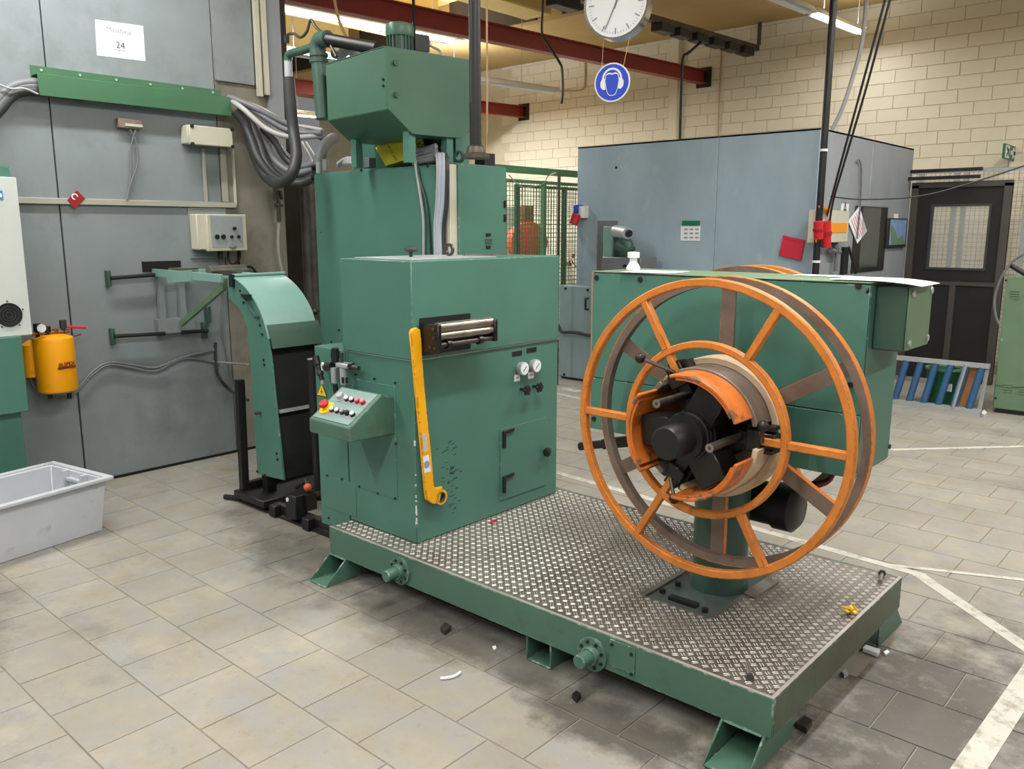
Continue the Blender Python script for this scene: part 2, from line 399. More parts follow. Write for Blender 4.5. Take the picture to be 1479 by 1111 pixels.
# back wall, plane y = 11.5, painted blocks
WY = 11.5
wb = struct(MB().box(-16, 4, WY + .004, WY + .3, -.1, 5), 'wall_back', 'mortar', smooth=0, org=(-6, WY, 0))
BL, BHt = .375, .158
bme = bpy.data.meshes.new('wall_block'); c = .003; bw, bh = BL - .004, BHt - .004
bme.from_pydata([(0,.01,0),(bw,.01,0),(bw,.01,bh),(0,.01,bh),(c,0,c),(bw-c,0,c),(bw-c,0,bh-c),(c,0,bh-c)], [],
                [[4,5,6,7],[0,1,5,4],[1,2,6,5],[2,3,7,6],[3,0,4,7]]); bme.materials.append(MAT['cream'])
bl = []; restb = MB()
for j in range(0, 29):
    for i in range(-28, 14):
        x0 = i * BL + (BL / 2 if j % 2 else 0) + (.06 if j % 3 == 0 else 0); z0 = j * BHt
        c_ = R.transposed() @ (V((x0, WY, z0)) - V((0, 0, CAMH)))
        if c_.z > -1: continue
        u, v_ = CX + F*c_.x/-c_.z, CY - F*c_.y/-c_.z
        if not (-400 < u < 1900): continue
        pen = 0 if 690 < u < 1490 and -15 < v_ < 290 and not (835 < u < 1320 and v_ > 205) else 100
        bl.append((pen - c_.z * -1, x0, z0))
bl.sort()
for k, (d, x0, z0) in enumerate(bl):
    if k < 300:
        o = bpy.data.objects.new('wall_block', bme); COL.objects.link(o); o.parent = wb
        o.location = V((x0, WY - .006 - random.uniform(0, .0018), z0)) - ORG[wb.name]
    else:
        restb.add([(x0 + p.co.x, WY - .006 + p.co.y, z0 + p.co.z) for p in bme.vertices], [list(f.vertices) for f in bme.polygons])
tag(build(restb, 'wall_blocks_far', 'cream', wb, smooth=0), kind='stuff')
pb = MB().box(P(968, 100, 'y', WY-.08).x, P(981, 100, 'y', WY-.08).x, WY - .1, WY, 0, 4.45); build(pb, 'pilaster', 'cream', wb, bevel=.01)

# ceiling: slab at the wall, ribbed deck towards the hall
ZC = 4.46; RIBS = []
ceil = struct(MB().box(-16, 5, 9.4, WY + .3, ZC, 5.3), 'ceiling', 'ceil', smooth=0, org=(-6, 6, ZC))
build(MB().box(-16, 5, -5, 9.4, 5.0, 5.3), 'deck', 'ceil', ceil, smooth=0)
for k in range(9):
    x = -14.42 + 2.17 * k
    build(MB().box(x, x + .46, -5, 9.15, 4.45, 5.0), 'ceiling_rib', 'ceil_rib', ceil, bevel=.02); RIBS.append((x - .06, x + .52))
    build(MB().box(x + .46, x + 2.17, 9.36, 9.39, 4.5, 5.0), 'end_gap_shade', 'brown_plate', ceil, smooth=0)  # dark sheet painted in for the shade of the open gap

# ------------------------------------------------------------------ overhead steel, services, lamps
SL = .028      # everything hung from the roof rises slightly towards the back wall
def zt(z, y): return z + SL * (y - 11.4)
def ibeam(x, y0, z, label, tilt=SL):
    t = thing('steel_beam', label, 'beam', (x, WY, z), 'red roof beams'); h, wd = .19, .12
    for nm, za, zb, w2 in (('bottom_flange', z - h/2, z - h/2 + .014, wd), ('web', z - h/2 + .014, z + h/2 - .014, .012), ('top_flange', z + h/2 - .014, z + h/2, wd)):
        a = V((x, WY - .02, (za + zb)/2)); b = V((x, y0, (za + zb)/2 + tilt * (y0 - WY)))
        build(MB().bar(a, b, w2, zb - za), nm, 'red_beam', t)
    build(MB().box(x - .12, x + .12, WY - .025, WY - .005, z - .14, z + .14), 'end_plate', 'brown_plate', t)
ibeam(-6.46, 1.2, 3.84, 'long dark red steel beam crossing behind the wall clock')
ibeam(-9.97, 2.5, 3.66, 'red steel beam farther along, its bracket on the cream wall beside the tank')

def lamp(name_lbl, x, y0, y1, z, lit=True, wd=.16, light=True, group=None, pw=1.0):
    t = thing('fluorescent_light', name_lbl, 'light', (x, (y0+y1)/2, z), group)
    a, b = V((x, y0, zt(z, y0))), V((x, y1, zt(z, y1)))
    build(MB().bar(a + V((0,0,.05)), b + V((0,0,.05)), .06, .05), 'housing', 'white', t)
    d = (b - a).normalized()
    for s in (-1, 1):
        build(MB().prism([a + V((s*.03,0,.03)), a + V((s*wd/2,0,.0)), a + V((s*wd/2,0,.006)), a + V((s*.03,0,.06))], b - a), 'reflector', 'white', t)
    build(MB().cyl(a + d*.05, b - d*.05, .018, n=10), 'tube', 'tube_lit' if lit else 'white', t)
    for f in (.15, .85):
        p = a.lerp(b, f); build(MB().cyl(p + V((0,0,.07)), (p.x, p.y, 4.99 if p.y < 9.4 else ZC), .004, n=6), 'hanger', 'cable_light', t)
    if lit and light:
        ld = bpy.data.lights.new('tube_light', 'AREA'); ld.shape = 'RECTANGLE'; ld.size = .14; ld.size_y = (b - a).length
        ld.energy = pw * LAMP_W * (b - a).length / 1.5; ld.color = LAMP_COL
        lo = bpy.data.objects.new('tube_light', ld); COL.objects.link(lo); lo.parent = t
        lo.location = (a + b)/2 - V((0,0,.03)) - ORG[t.name]
        lu = bpy.data.lights.new('tube_uplight', 'AREA'); lu.shape = 'RECTANGLE'; lu.size = .12; lu.size_y = (b - a).length
        lu.energy = ld.energy * .45; lu.color = LAMP_COL
        uo = bpy.data.objects.new('tube_uplight', lu); COL.objects.link(uo); uo.parent = t; uo.rotation_euler = (math.pi, 0, 0)
        uo.location = (a + b)/2 + V((0,0,.09)) - ORG[t.name]
lamp('lit fluorescent tube hanging by the right end of the cream wall above the booth', -4.02, 9.55, 11.05, 4.03, pw=.3)
lamp('switched-off white fluorescent strip running on from the lit one above the booth', -4.02, 7.2, 9.45, 4.03, lit=False)
lamp('switched-off white fluorescent strip along the cream wall beside the yellow cable', P(805,132,'z',3.6).x, 4.6, P(805,132,'z',3.6).y, 3.62, lit=False)
lamp('bright lit fluorescent strip behind the red beam above the green tank', -7.5, 4.9, 7.4, 3.95, wd=.34, pw=.8)
lamp('added unseen light strip behind the green tank brightening the cream wall', -9.6, 7.9, 9.7, 3.75, pw=2.7)  # added lamp, hidden by the tank, to brighten the cream wall
lamp('white strip with added light low behind the cable bundle beside the tank', -11.2, 3.0, 8.5, 3.45, lit=True, pw=.4)  # plain white strip, its light added to lift the wall behind
for x, ys in ((-4.7, (-2.6, .4)), (-1.3, (-2.6, .8, 4.4)), (2.2, (-1.2, 3.2))):
    for y in ys: lamp('lit fluorescent strip of the rows above the shop floor', x, y, y + 2.4, 4.1, group='hall lamp rows', pw=.72 if x < -4 else (.88 if x < 0 else .95))
lamp('lit fluorescent strip of the rows above the shop floor', 1.6, 7.4, 9.8, 4.1, group='hall lamp rows', pw=.6)
lamp('lit fluorescent strip of the rows above the shop floor', -1.0, 7.2, 9.4, 4.1, group='hall lamp rows', pw=.6)

# busbar with tap-off boxes
bt = thing('busbar_trunking', 'dark busbar rail with tap-off boxes hung before the cream wall', 'busbar', (-5.64, 11.4, 4.1))
build(MB().bar((-5.64, 11.45, 4.13), (-5.64, 3.0, zt(4.13, 3.0)), .09, .07), 'rail', 'steel_dark', bt)
for k in range(6):
    y = 11.1 - .42 * k; build(MB().box(-5.71, -5.56, y - .15, y + .15, zt(4.0, y), zt(4.1, y)), 'tap_off_box', 'black', bt, bevel=.01)
build(MB().box(-5.71, -5.56, 6.9, 7.3, zt(3.98, 7), zt(4.18, 7)), 'tap_off_box', 'black', bt, bevel=.01)
build(MB().box(-5.60, -5.56, 11.38, 11.42, 4.16, ZC), 'hanger', 'steel_dark', bt)

def ctop(x): return 4.445 if any(a < x < b for a, b in RIBS) else 4.99
def cable(name, label, pts, r, m, cat='cable', k=8, group=None, n=7):
    return single(MB().tube(spline(pts, k), r, n), name, m, label, cat, group)
# vertical drop pipes
def pole(label, top, bot, ax, v, r, zb=None):
    a = P(*bot, ax, v); z0 = a.z if zb is None else zb
    b = P(*top, ax, v); t = thing('service_pole', label, 'pole', (a.x, a.y, z0))
    build(MB().cyl((a.x, a.y, z0), (a.x, a.y, 4.99 if a.y < 9.4 else ZC), r, n=14), 'pipe', 'black', t)
    return t, a
zc_top = 2.02
pa = P(687, 229, 'z', zc_top)
pt = thing('service_pole', 'black vertical pipe rising from the tall green cabinet beside the tank', 'pole', (pa.x, pa.y, zc_top))
build(MB().cyl((pa.x, pa.y, zc_top + .03), (pa.x, pa.y, ctop(pa.x)), .031, n=16), 'pipe', 'black', pt)
build(MB().lathe((pa.x, pa.y, zc_top), (0,0,1), [(.075,0),(.075,.02),(.05,.03),(.045,.06),(.031,.07)], 20), 'foot_flange', 'steel_dark', pt)
build(MB().cyl((pa.x - .004, pa.y - .028, 2.3), (pa.x - .004, pa.y - .028, 4.4), .006, n=6), 'cable', 'rubber', pt)
p2 = P(1178, 390, 'y', 7.25)
pt = thing('service_pole', 'thin black vertical pole standing at the corner of the grey booth', 'pole', (p2.x, p2.y, 0))
build(MB().cyl((p2.x, p2.y, 0), (p2.x, p2.y, ctop(p2.x)), .03, n=14), 'pipe', 'black', pt)
for z in (2.3, 1.36): build(MB().cyl((p2.x, p2.y, z), (p2.x, p2.y, z + .02), .035, n=14), 'clip', 'white', pt)
# yellow-ish cable right of the pole, thin black drop, tan cables
a = P(703, 0, 'y', 4.2)
cable('hanging_cable', 'thin yellow-tan cable hanging straight down beside the black pipe', [(a.x, a.y, 4.95), (a.x, a.y, 3.2), (a.x - .002, a.y, 2.4), P(700, 234, 'y', 4.2)], .007, 'cable_tan')
a = P(598, 40, 'y', 5.2)
cable('thin_rod', 'thin black rod hanging from the roof behind the tank motor', [(a.x, a.y, 4.95), (a.x, a.y, 3.4), (a.x, a.y, 2.7)], .014, 'black', 'rod')
cable('tan_cable', 'slack tan cable drooping from the roof to the tank motor', pp((474,-60,'y',4.3),(490,30,'y',4.3),(520,78,'y',4.25),(550,90,'y',4.2),(580,88,'y',4.1)), .012, 'cable_tan')
cable('bent_rod', 'thin black bent conduit hanging left of the clock', [P(786,-40,'y',6.0)] + pp((784,10,'y',6.0),(783,48,'y',6.0),(790,62,'y',6.0),(808,90,'y',6.0),(812,102,'y',6.0),(813,130,'y',6.0),(811,150,'y',6.0)), .011, 'black', 'rod')
cable('wall_conduit', 'thin pale conduit on the cream wall below the red beam', pp((845,70,'y',WY-.03),(845,118,'y',WY-.03),(842,128,'y',WY-.03),(830,131,'y',WY-.03),(806,131,'y',WY-.03)), .012, 'cable_tan', 'conduit')
cable('wall_conduit', 'thin straight conduit down the cream wall right of the red beam', pp((1042,70,'y',WY-.03),(1040,120,'y',WY-.03),(1037,200,'y',WY-.03)), .01, 'cable_tan', 'conduit')
cable('black_drop_cable', 'black cable dropping from the busbar to the booth roof', [(-5.6, 9.84, zt(4.0, 9.84))] + pp((995,76,'y',9.5),(987,82,'y',9.5),(985,110,'y',9.5),(983,160,'y',9.5)) + [(P(983,190,'y',9.5).x, 9.5, 2.52)], .017, 'black')
cable('hanging_hose', 'pale hose curving down onto the booth roof', pp((1252,-10,'y',8.4),(1245,60,'y',8.4),(1232,110,'y',8.4),(1215,160,'y',8.4)) + [(P(1196,183,'y',8.4).x, 8.4, 2.53)], .02, 'cable_light')
for i, dx in enumerate((0, 7)):
    cable('hanging_cable', ('inner' if i else 'outer') + ' of two black cables slanting down to the red plugs', pp((1281+dx,-10,'y',6.6),(1246+dx,120,'y',6.7),(1216+dx*.7,230,'y',6.9),(1200+dx*.5,290,'y',7.3),(1190+dx,330,'y',7.55)), .009, 'black')
cable('slack_wire', 'thin slack wire strung across before the black door', pp((1200,284,'y',7.3),(1250,288,'y',7.6),(1330,283,'y',8.0),(1410,262,'y',8.2),(1490,236,'y',8.4)), .007, 'black')

# ------------------------------------------------------------------ clock and ear-protection sign
def disc_frame(deg):
    n = V((math.sin(math.radians(deg)), -math.cos(math.radians(deg)), 0)); r = V((-n.y, n.x, 0)); return n, r, V((0, 0, 1))
cn, cr, cu = disc_frame(15)
cc = P(890, 5, 'y', 4.3); CRd = .2
ct = thing('wall_clock', 'round white station clock with chrome rim hanging above the blue sign', 'clock', cc - V((0,0,.22)))
build(MB().lathe(cc, -cn, [(.0,.0),(CRd-.012,.0),(CRd-.012,.07),(0,.07)], 48), 'case', 'white', ct)
build(MB().arc(cc, cn, cr, CRd-.012, CRd, -.075, .008, n=64), 'rim', 'chrome', ct)
build(MB().lathe(cc, cn, [(0,.0005),(CRd-.012,.0005),(CRd-.012,.003),(0,.003)], 48), 'dial', 'paper', ct)
for k in range(60):
    an = math.radians(6*k); d = cr*math.sin(an) + cu*math.cos(an); ln, wd = ((.034,.008) if k % 5 == 0 else (.012,.0025))
    if k % 5 and not 10 <= k <= 50: continue
    build(MB().bar(cc + cn*.004 + d*(CRd-.03), cc + cn*.004 + d*(CRd-.03-ln), wd, .002, cn), 'hour_mark' if k % 5 == 0 else 'minute_mark', 'ink_grey', ct)
for nm, an, ln, wd in (('minute_hand', 205, .155, .008), ('hour_hand', 20, .1, .012)):
    d = cr*math.sin(math.radians(an)) + cu*math.cos(math.radians(an))
    build(MB().bar(cc + cn*.007 - d*.03, cc + cn*.007 + d*ln, wd, .002, cn), nm, 'ink_grey', ct)
for s in (-.06, .06): build(MB().cyl(cc + cr*s + cu*.18 - cn*.04, V((cc.x, cc.y, 4.99)) + cr*s - cn*.04, .006, n=6), 'suspension_rod', 'steel_dark', ct)
sc = P(884, 119, 'y', 4.3) ; SRd = .112
st = thing('ear_protection_sign', 'round blue sign with white ear-muff head hanging below the clock', 'sign', sc - V((0,0,SRd)))
build(MB().lathe(sc, cn, [(0,-.004),(SRd,-.004),(SRd,0),(0,0)], 48), 'white_disc', 'white', st)
build(MB().lathe(sc, cn, [(0,.0),(SRd*.93,.0),(SRd*.93,.001),(0,.001)], 48), 'blue_disc', 'blue', st)
def sp(x, y, h=.002): return sc + cr*x*SRd + cu*y*SRd + cn*h
build(MB().prism([sp(x,y,.001) for x,y in ((-.36,.42),(-.2,.5),(.0,.46),(.2,.5),(.36,.42),(.42,.1),(.34,-.3),(.24,-.58),(.12,-.68),(-.12,-.68),(-.24,-.58),(-.34,-.3),(-.42,.1))], cn*.001), 'head_outline', 'white', st)
build(MB().prism([sp(x*.9,y*.93-.01,.002) for x,y in ((-.36,.42),(-.2,.47),(.0,.43),(.2,.47),(.36,.42),(.42,.1),(.34,-.3),(.24,-.58),(.12,-.68),(-.12,-.68),(-.24,-.58),(-.34,-.3),(-.42,.1))], cn*.001), 'head', 'blue', st)
build(MB().arc(sp(0,.18,.0), cn, cr, SRd*.46, SRd*.56, .001, .0035, 0, 180, 24), 'headband', 'white', st)
for s in (-1, 1):
    build(MB().prism([sp(s*x,y,.001) for x,y in ((.40,.22),(.56,.2),(.66,.02),(.64,-.22),(.5,-.36),(.36,-.34))], cn*.002), 'ear_cup', 'white', st)
for s in (-1, 1):
    build(MB().cyl(sp(s*.6, .75, -.002), cc + cr*s*.085 - cu*.16 - cn*.03, .0016, n=5), 'string', 'cable_tan', st)

# ================================================================== STEEL PLATFORM
X0, X1, Y0, Y1, ZT, ZB = -3.195, -.945, 2.258, 3.475, .24, .105
pf = thing('machine_platform', 'long green steel platform with checker plate deck carrying the machine', 'platform', (-2.07, 2.87, 0))
t_ = .012
build(MB().box(X0, X1, Y0, Y0 + t_, ZB, ZT), 'front_skirt', 'green_worn', pf, bevel=.003)
build(MB().box(X0, X1, Y1 - t_, Y1, ZB, ZT), 'rear_skirt', 'green_worn', pf, bevel=.003)
build(MB().box(X1 - t_, X1, Y0 + t_, Y1 - t_, ZB, ZT), 'end_skirt', 'skirt_dirty', pf, bevel=.003)
build(MB().box(X0, X0 + t_, Y0 + t_, Y1 - t_, ZB, ZT), 'end_skirt', 'green_worn', pf, bevel=.003)
# deck plates with a cut-out for the column foot
HX0, HX1, HY0, HY1 = -1.64, -1.36, 2.62, 3.17
dz0, dz1 = ZT - .008, ZT
seam = -2.02
for (a, b, c, d) in ((X0+t_, seam-.002, Y0+t_, Y1-t_), (seam+.002, HX0, Y0+t_, Y1-t_), (HX1, X1-t_, Y0+t_, Y1-t_), (HX0, HX1, Y0+t_, HY0), (HX0, HX1, HY1, Y1-t_)):
    build(MB().box(a, b, c, d, dz0, dz1), 'deck_plate', 'tread', pf, smooth=0)
tb = MB(); pitch = .0325
def tread_bar(cx_, cy_, dx, dy):
    L_, w_, h_ = .0118, .0023, .0017; ex = V((dx, dy, 0)); ey = V((-dy, dx, 0)); c0 = V((cx_, cy_, ZT))
    vs = [c0 - ex*L_, c0 - ex*L_*.6 - ey*w_, c0 + ex*L_*.6 - ey*w_, c0 + ex*L_, c0 + ex*L_*.6 + ey*w_, c0 - ex*L_*.6 + ey*w_,
          c0 - ex*L_*.5 + V((0,0,h_)), c0 + ex*L_*.5 + V((0,0,h_))]
    tb.add(vs, [[0,1,6],[1,2,7,6],[2,3,7],[3,4,7],[4,5,6,7],[5,0,6]])
s2 = math.sqrt(.5)
pitch = .0268
for i in range(-110, 110):
    for j in range(-110, 110):
        x = -2.07 + (i + j) * pitch * s2; y = 2.866 + (i - j) * pitch * s2
        if not (X0 + .024 < x < X1 - .024 and Y0 + .024 < y < Y1 - .024): continue
        if HX0 - .014 < x < HX1 + .014 and HY0 - .014 < y < HY1 + .014: continue
        if -3.2 < x < -2.72 and 2.4 < y < 3.38: continue
        d = (s2, s2) if (i + j) % 2 == 0 else (s2, -s2)
        for o_ in (-.0046, .0046): tread_bar(x - d[1]*o_, y + d[0]*o_, *d)
tag(build(tb, 'tread_pattern', 'tread_bump', pf, smooth=0), kind='stuff')
# worn bare strip along the deck edge
build(MB().box(X0 + .001, X1 - .001, Y0 + .001, Y0 + .013, ZT, ZT + .0012), 'bare_edge', 'bare_steel', pf, smooth=0)
build(MB().box(X1 - .013, X1 - .001, Y0 + .013, Y1 - .001, ZT, ZT + .0012), 'bare_edge', 'bare_steel', pf, smooth=0)
# cross members and feet (open channel tubes, slanted at the platform ends)
def foot(x0, x1, ya, yb, slant):
    mb = MB(); t = .008; zt_ = ZB + .004; yt = ya + slant
    for xa in (x0, x1 - t): mb.prism([(xa, ya, 0), (xa, yb, 0), (xa, yb, zt_), (xa, yt, zt_)], (t, 0, 0))
    mb.box(x0 + t, x1 - t, ya, yb, 0, t)
    mb.prism([(x0+t, yt - slant*.07, zt_ - t), (x0+t, yb, zt_ - t), (x0+t, yb, zt_), (x0+t, yt, zt_)], (x1 - x0 - 2*t, 0, 0))
    build(mb, 'foot', 'green_worn', pf, bevel=.003)
foot(-3.2, -3.07, Y0 - .125, Y0 + .22, .125)
foot(-1.115, -.965, Y0 - .12, Y0 + .22, .12)
xm = P(757, 930, 'y', Y0).x; foot(xm, xm + .125, Y0 + .01, Y0 + .3, .0)
def footback(x0, x1):
    mb = MB(); t = .008; zt_ = ZB + .004
    for xa in (x0, x1 - t): mb.prism([(xa, Y1 - .2, 0), (xa, Y1 + .1, 0), (xa, Y1, zt_), (xa, Y1 - .2, zt_)], (t, 0, 0))
    mb.box(x0 + t, x1 - t, Y1 - .2, Y1 + .1, 0, t); mb.box(x0 + t, x1 - t, Y1 - .2, Y1, zt_ - t, zt_)
    build(mb, 'foot', 'green_worn', pf, bevel=.003)
footback(-1.115, -.955); footback(-3.19, -3.04)
for xa in (-2.9, -1.4): build(MB().box(xa, xa + .1, Y0 + .3, Y1 - .3, .02, ZB), 'cross_member', 'green_dark', pf)
# round flanges with stub shafts
for px, py in ((579, 824), (857, 944)):
    c0 = P(px, py, 'y', Y0); f_ = build(MB().lathe(c0, (0,-1,0), [(.062,0),(.062,.012),(.034,.014),(.034,.03),(.031,.034)], 28), 'flange', 'green_worn', pf)
    build(MB().lathe(c0, (0,-1,0), [(.026,.03),(.026,.085),(.023,.088),(.0,.088)], 20), 'stub_shaft', 'green_worn', f_)
    for k in range(8):
        an = math.radians(45*k + 20); q = c0 + V((math.cos(an)*.048, 0, math.sin(an)*.048))
        build(MB().cyl(q + V((0,-.011,0)), q + V((0,-.0185,0)), .0065, n=6), 'bolt', 'black', f_)
cp = build(MB().boxY((881, 923), (916, 976), Y0 - .004, Y0), 'cover_plate', 'green_worn', pf, bevel=.001)
for px, py in ((884, 931), (912, 945), (912, 974)):
    q = P(px, py, 'y', Y0 - .004); build(MB().cyl(q, q + V((0,-.005,0)), .006, n=6), 'screw', 'black', cp)

# ================================================================== STRIP STRAIGHTENER
sm = thing('strip_straightener', 'green two-part straightening machine cabinet with console and roller inlet on the platform', 'machine', (-2.95, 2.88, .24))
FX, FY = -2.705, 2.385
build(MB().box(-3.19, FX, FY, 3.395, .243, 1.083).box(-3.435, -3.197, FY, 3.0, .165, 1.083), 'lower_body', 'green', sm, bevel=.004)
hood = build(MB().box(-3.187, -2.692, FY - .012, 3.385, 1.087, 1.515), 'upper_hood', 'green', sm, bevel=.004)
build(MB().box(-3.187, FX + .006, FY - .004, 3.393, 1.0815, 1.0885), 'seam_strip', 'alu', sm)
lid = build(MB().box(-3.13, -2.73, FY + .03, 2.95, 1.515, 1.521), 'lid', 'alu', sm, bevel=.001)
q = P(610, 366, 'z', 1.52); q = V((-2.97, 2.62, 1.521))
build(MB().lathe(q, (0,0,1), [(.008,0),(.008,.02),(.028,.024),(.034,.034),(.03,.046),(0,.05)], 16), 'lid_knob', 'rubber', lid)
q = V((-2.93, 2.83, 1.521))
build(MB().arc(q + V((0,0,.03)), (0,-1,0), (1,0,0), .018, .03, -.006, .006, n=20), 'lifting_eye', 'steel_dark', lid)
build(MB().bar((-2.86, 2.86, 1.527), (-2.8, 3.1, 1.527), .018, .008), 'stay_bar', 'steel', lid)
def screw(parent, px, py, ax, v, r=.007, m='black'):
    q = P(px, py, ax, v); d = V((1,0,0)) if ax == 'x' else V((0,-1,0))
    build(MB().cyl(q, q + d*.005, r, n=7), 'screw', m, parent)
for px, py in ((482, 505), (554, 378)): pass
# inlet opening + roller cassette on the +X face
hx = -2.692
inl = build(MB().box(hx, hx + .003, P(606,490,'x',hx).y, P(679,470,'x',hx).y, P(606,514,'x',hx).z, P(606,460,'x',hx).z), 'inlet_opening', 'black_matte', sm)
yA = P(606, 490, 'x', hx + .01).y + .004; xF = P(633, 490, 'y', yA).x; yB = P(715, 478, 'x', xF).y
zA0, zA1 = P(633, 512, 'y', yA).z, P(633, 470, 'y', yA).z
rc = build(MB().box(hx + .002, xF, yA, yA + .022, zA0, zA1), 'roller_side_plate', 'black_oily', sm, bevel=.003)
build(MB().box(hx + .002, xF, yB, yB + .02, zA0 + .02, zA1 - .005), 'roller_side_plate', 'black_oily', sm, bevel=.003)
zr = lambda f: zA0 + (zA1 - zA0) * f
for nm, xo, zf, r, m in (('roller', .03, .87, .023, 'steel'), ('roller', .026, .58, .019, 'steel'), ('guide_bar', .024, .27, .011, 'steel_dark'), ('guide_bar', .06, .33, .012, 'steel_dark')):
    build(MB().cyl((xF - xo, yA + .02, zr(zf)), (xF - xo, yB, zr(zf)), r, n=18), nm, m, rc)
for f in (.22, .78):
    yy = yA + (yB - yA)*f; build(MB().arc((xF - .024, yy, zr(.27)), (0,1,0), (1,0,0), .01, .02, -.012, .012, n=14), 'stop_collar', 'black_oily', rc)
for xo, zf in ((.028, .85), (.028, .55), (.02, .2), (.05, .2)):
    q = V((xF - xo, yA, zr(zf))); build(MB().cyl(q, q + V((0,-.004,0)), .008, n=8), 'bolt', 'steel_dark', rc)
# maintenance door
dr = build(MB().boxX((723, 620), (789, 700), FX, FX + .005), 'maintenance_door', 'green', sm, bevel=.001)
for py in (634, 699):
    q = P(727, py, 'x', FX + .006)
    build(MB().cyl(q + V((.008,0,-.045)), q + V((.008,0,.04)), .009, n=10).bar(q + V((.004,0,.03)), q + V((.004,.075,.035)), .008, .014), 'hinge', 'black', dr)
q = P(789, 653, 'x', FX + .02)
build(MB().lathe(q - V((.02,0,0)), (1,0,0), [(.01,0),(.01,.015),(.024,.02),(.026,.035),(.014,.042),(0,.042)], 8), 'door_knob', 'black', dr)
# gauges, plates, valve knobs
for gx, gy, px_, py_ in ((753, 531, 747, 511), (771, 527, 768, 506)):
    q = P(gx - 2, gy + 1, 'x', FX)
    g = build(MB().lathe(q, (1,0,0), [(.03,0),(.034,.01),(.034,.03),(.031,.032),(0,.032)], 28), 'pressure_gauge', 'alu', sm)
    build(MB().lathe(q + V((.0322,0,0)), (1,0,0), [(0,0),(.029,0),(.029,.001),(0,.001)], 24), 'dial', 'paper', g)
    build(MB().bar(q + V((.034,-.012,-.012)), q + V((.034,.012,.012)), .003, .0015, (1,0,0)), 'needle', 'ink', g)
    build(MB().boxX((px_-7, py_-2.5), (px_+7, py_+2), FX, FX + .002), 'name_plate', 'black', sm)
for px_, py_ in ((747, 546), (767, 542)):
    l_ = build(MB().boxX((px_-4, py_-4), (px_+4, py_+4), FX, FX + .0015), 'arrow_label', 'white', sm)
    q = P(px_, py_, 'x', FX + .002); build(MB().arc(q + V((0,0,-.008)), (1,0,0), (0,1,0), .009, .012, 0, .001, 30, 150, 8), 'arrow', 'ink', l_)
for px_, py_ in ((752, 562), (770, 558)):
    q = P(px_, py_, 'x', FX); mb = MB().lathe(q, (1,0,0), [(.008,0),(.008,.03),(.012,.032),(.02,.036),(.02,.05),(0,.054)], 16)
    for k in range(6):
        an = math.radians(60*k); c0 = q + V((.043, math.cos(an)*.02, math.sin(an)*.02)); mb.sphere(c0, .0085, 8)
    build(mb, 'valve_knob', 'black', sm)
# front access panel with screws
ap = build(MB().boxY((516, 548), (574, 722), FY - .003, FY), 'access_panel', 'green', sm, bevel=.001)
for px, py in ((519, 703), (546, 713), (571, 720), (572, 641), (571, 553), (541, 547), (514, 541)): screw(ap, px, py, 'y', FY - .003, .0055)
ap2 = build(MB().boxY((468, 685), (515, 748), FY - .002, FY), 'access_panel', 'green', sm, bevel=.001)
for px, py in ((473, 687), (494, 692), (475, 748)): screw(ap2, px, py, 'y', FY - .002, .0055)
for px, py in ((490, 477), (479, 494)): screw(sm, px, py, 'y', FY - .012, .006)
screw(sm, 697, 504, 'x', FX, .006); screw(sm, 790, 487, 'x', FX, .006)
# console
xr = P(570, 600, 'y', FY).x
prof_px = [(570, 627), (503.5, 640), (504.8, 619), (551, 570), (571, 573.6)]
pr = []
for k, (u, v_) in enumerate(prof_px):
    if k in (0, 4): pr.append(P(u, v_, 'y', FY))
    else: pr.append(P(u, v_, 'x', xr))
pr = [V((xr, p.y, p.z)) for p in pr]
pr[1].y = pr[2].y = (pr[1].y + pr[2].y)/2
xl = P(446.5, 615, 'y', pr[1].y).x
con = build(MB().prism(pr, (xl - xr, 0, 0)), 'control_console', 'green_worn', sm, bevel=.006, segs=2)
A_, B_ = pr[2], pr[3]; up_ = (B_ - A_).normalized(); nrm = V((0, -up_.z, up_.y)); nrm = nrm if nrm.z > 0 else -nrm
Lc = (B_ - A_).length; Wc = xr - xl
def cpos(u, v_): return V((xl + Wc*u, A_.y, A_.z)) + up_*Lc*v_
def cpan(u0, u1, v0, v1, h0, h1, nm, m, par):
    c0 = (cpos(u0,v0) + cpos(u1,v1))/2 + nrm*(h0+h1)/2
    return build(MB().obox(c0, (Wc*(u1-u0)/2,0,0), up_*Lc*(v1-v0)/2, nrm*(h1-h0)/2), nm, m, par)
cpan(.06, .94, .07, .97, 0, .003, 'face_plate', 'console_face', con)
cpan(.33, .93, .56, .78, .003, .0042, 'label_strip', 'ink_grey', con); cpan(.3, .9, .22, .42, .003, .0042, 'label_strip', 'ink_grey', con)
def knob(u, v_, r, h, m, nm='push_button', base='black'):
    c0 = cpos(u, v_); b_ = build(MB().lathe(c0, nrm, [(r*1.12,.003),(r*1.12,h*.5),(r,h*.55),(r*.98,h*.6),(0,h*.6)], 16), nm, base, con)
    return c0
def btn(u, v_, m, base='black'):
    c0 = cpos(u, v_); build(MB().lathe(c0, nrm, [(.0125,.003),(.0125,.016),(0,.016)], 14), 'button_collar', base, con)
    build(MB().lathe(c0, nrm, [(.0105,.016),(.0105,.021),(.009,.023),(0,.023)], 14), 'push_button', m, con)
for u, m in ((.44,'white'),(.565,'white'),(.70,'pink'),(.83,'pink')): btn(u, .67, m, 'black' if m == 'white' else 'red_dark')
for u, m in ((.36,'white'),(.485,'white'),(.61,'ink_grey'),(.73,'black'),(.86,'white')): btn(u, .32, m)
c0 = cpos(.27, .69); build(MB().lathe(c0, nrm, [(.026,.003),(.026,.007),(.018,.008),(.018,.024),(.017,.026),(0,.026)], 18), 'selector_switch', 'alu', con)
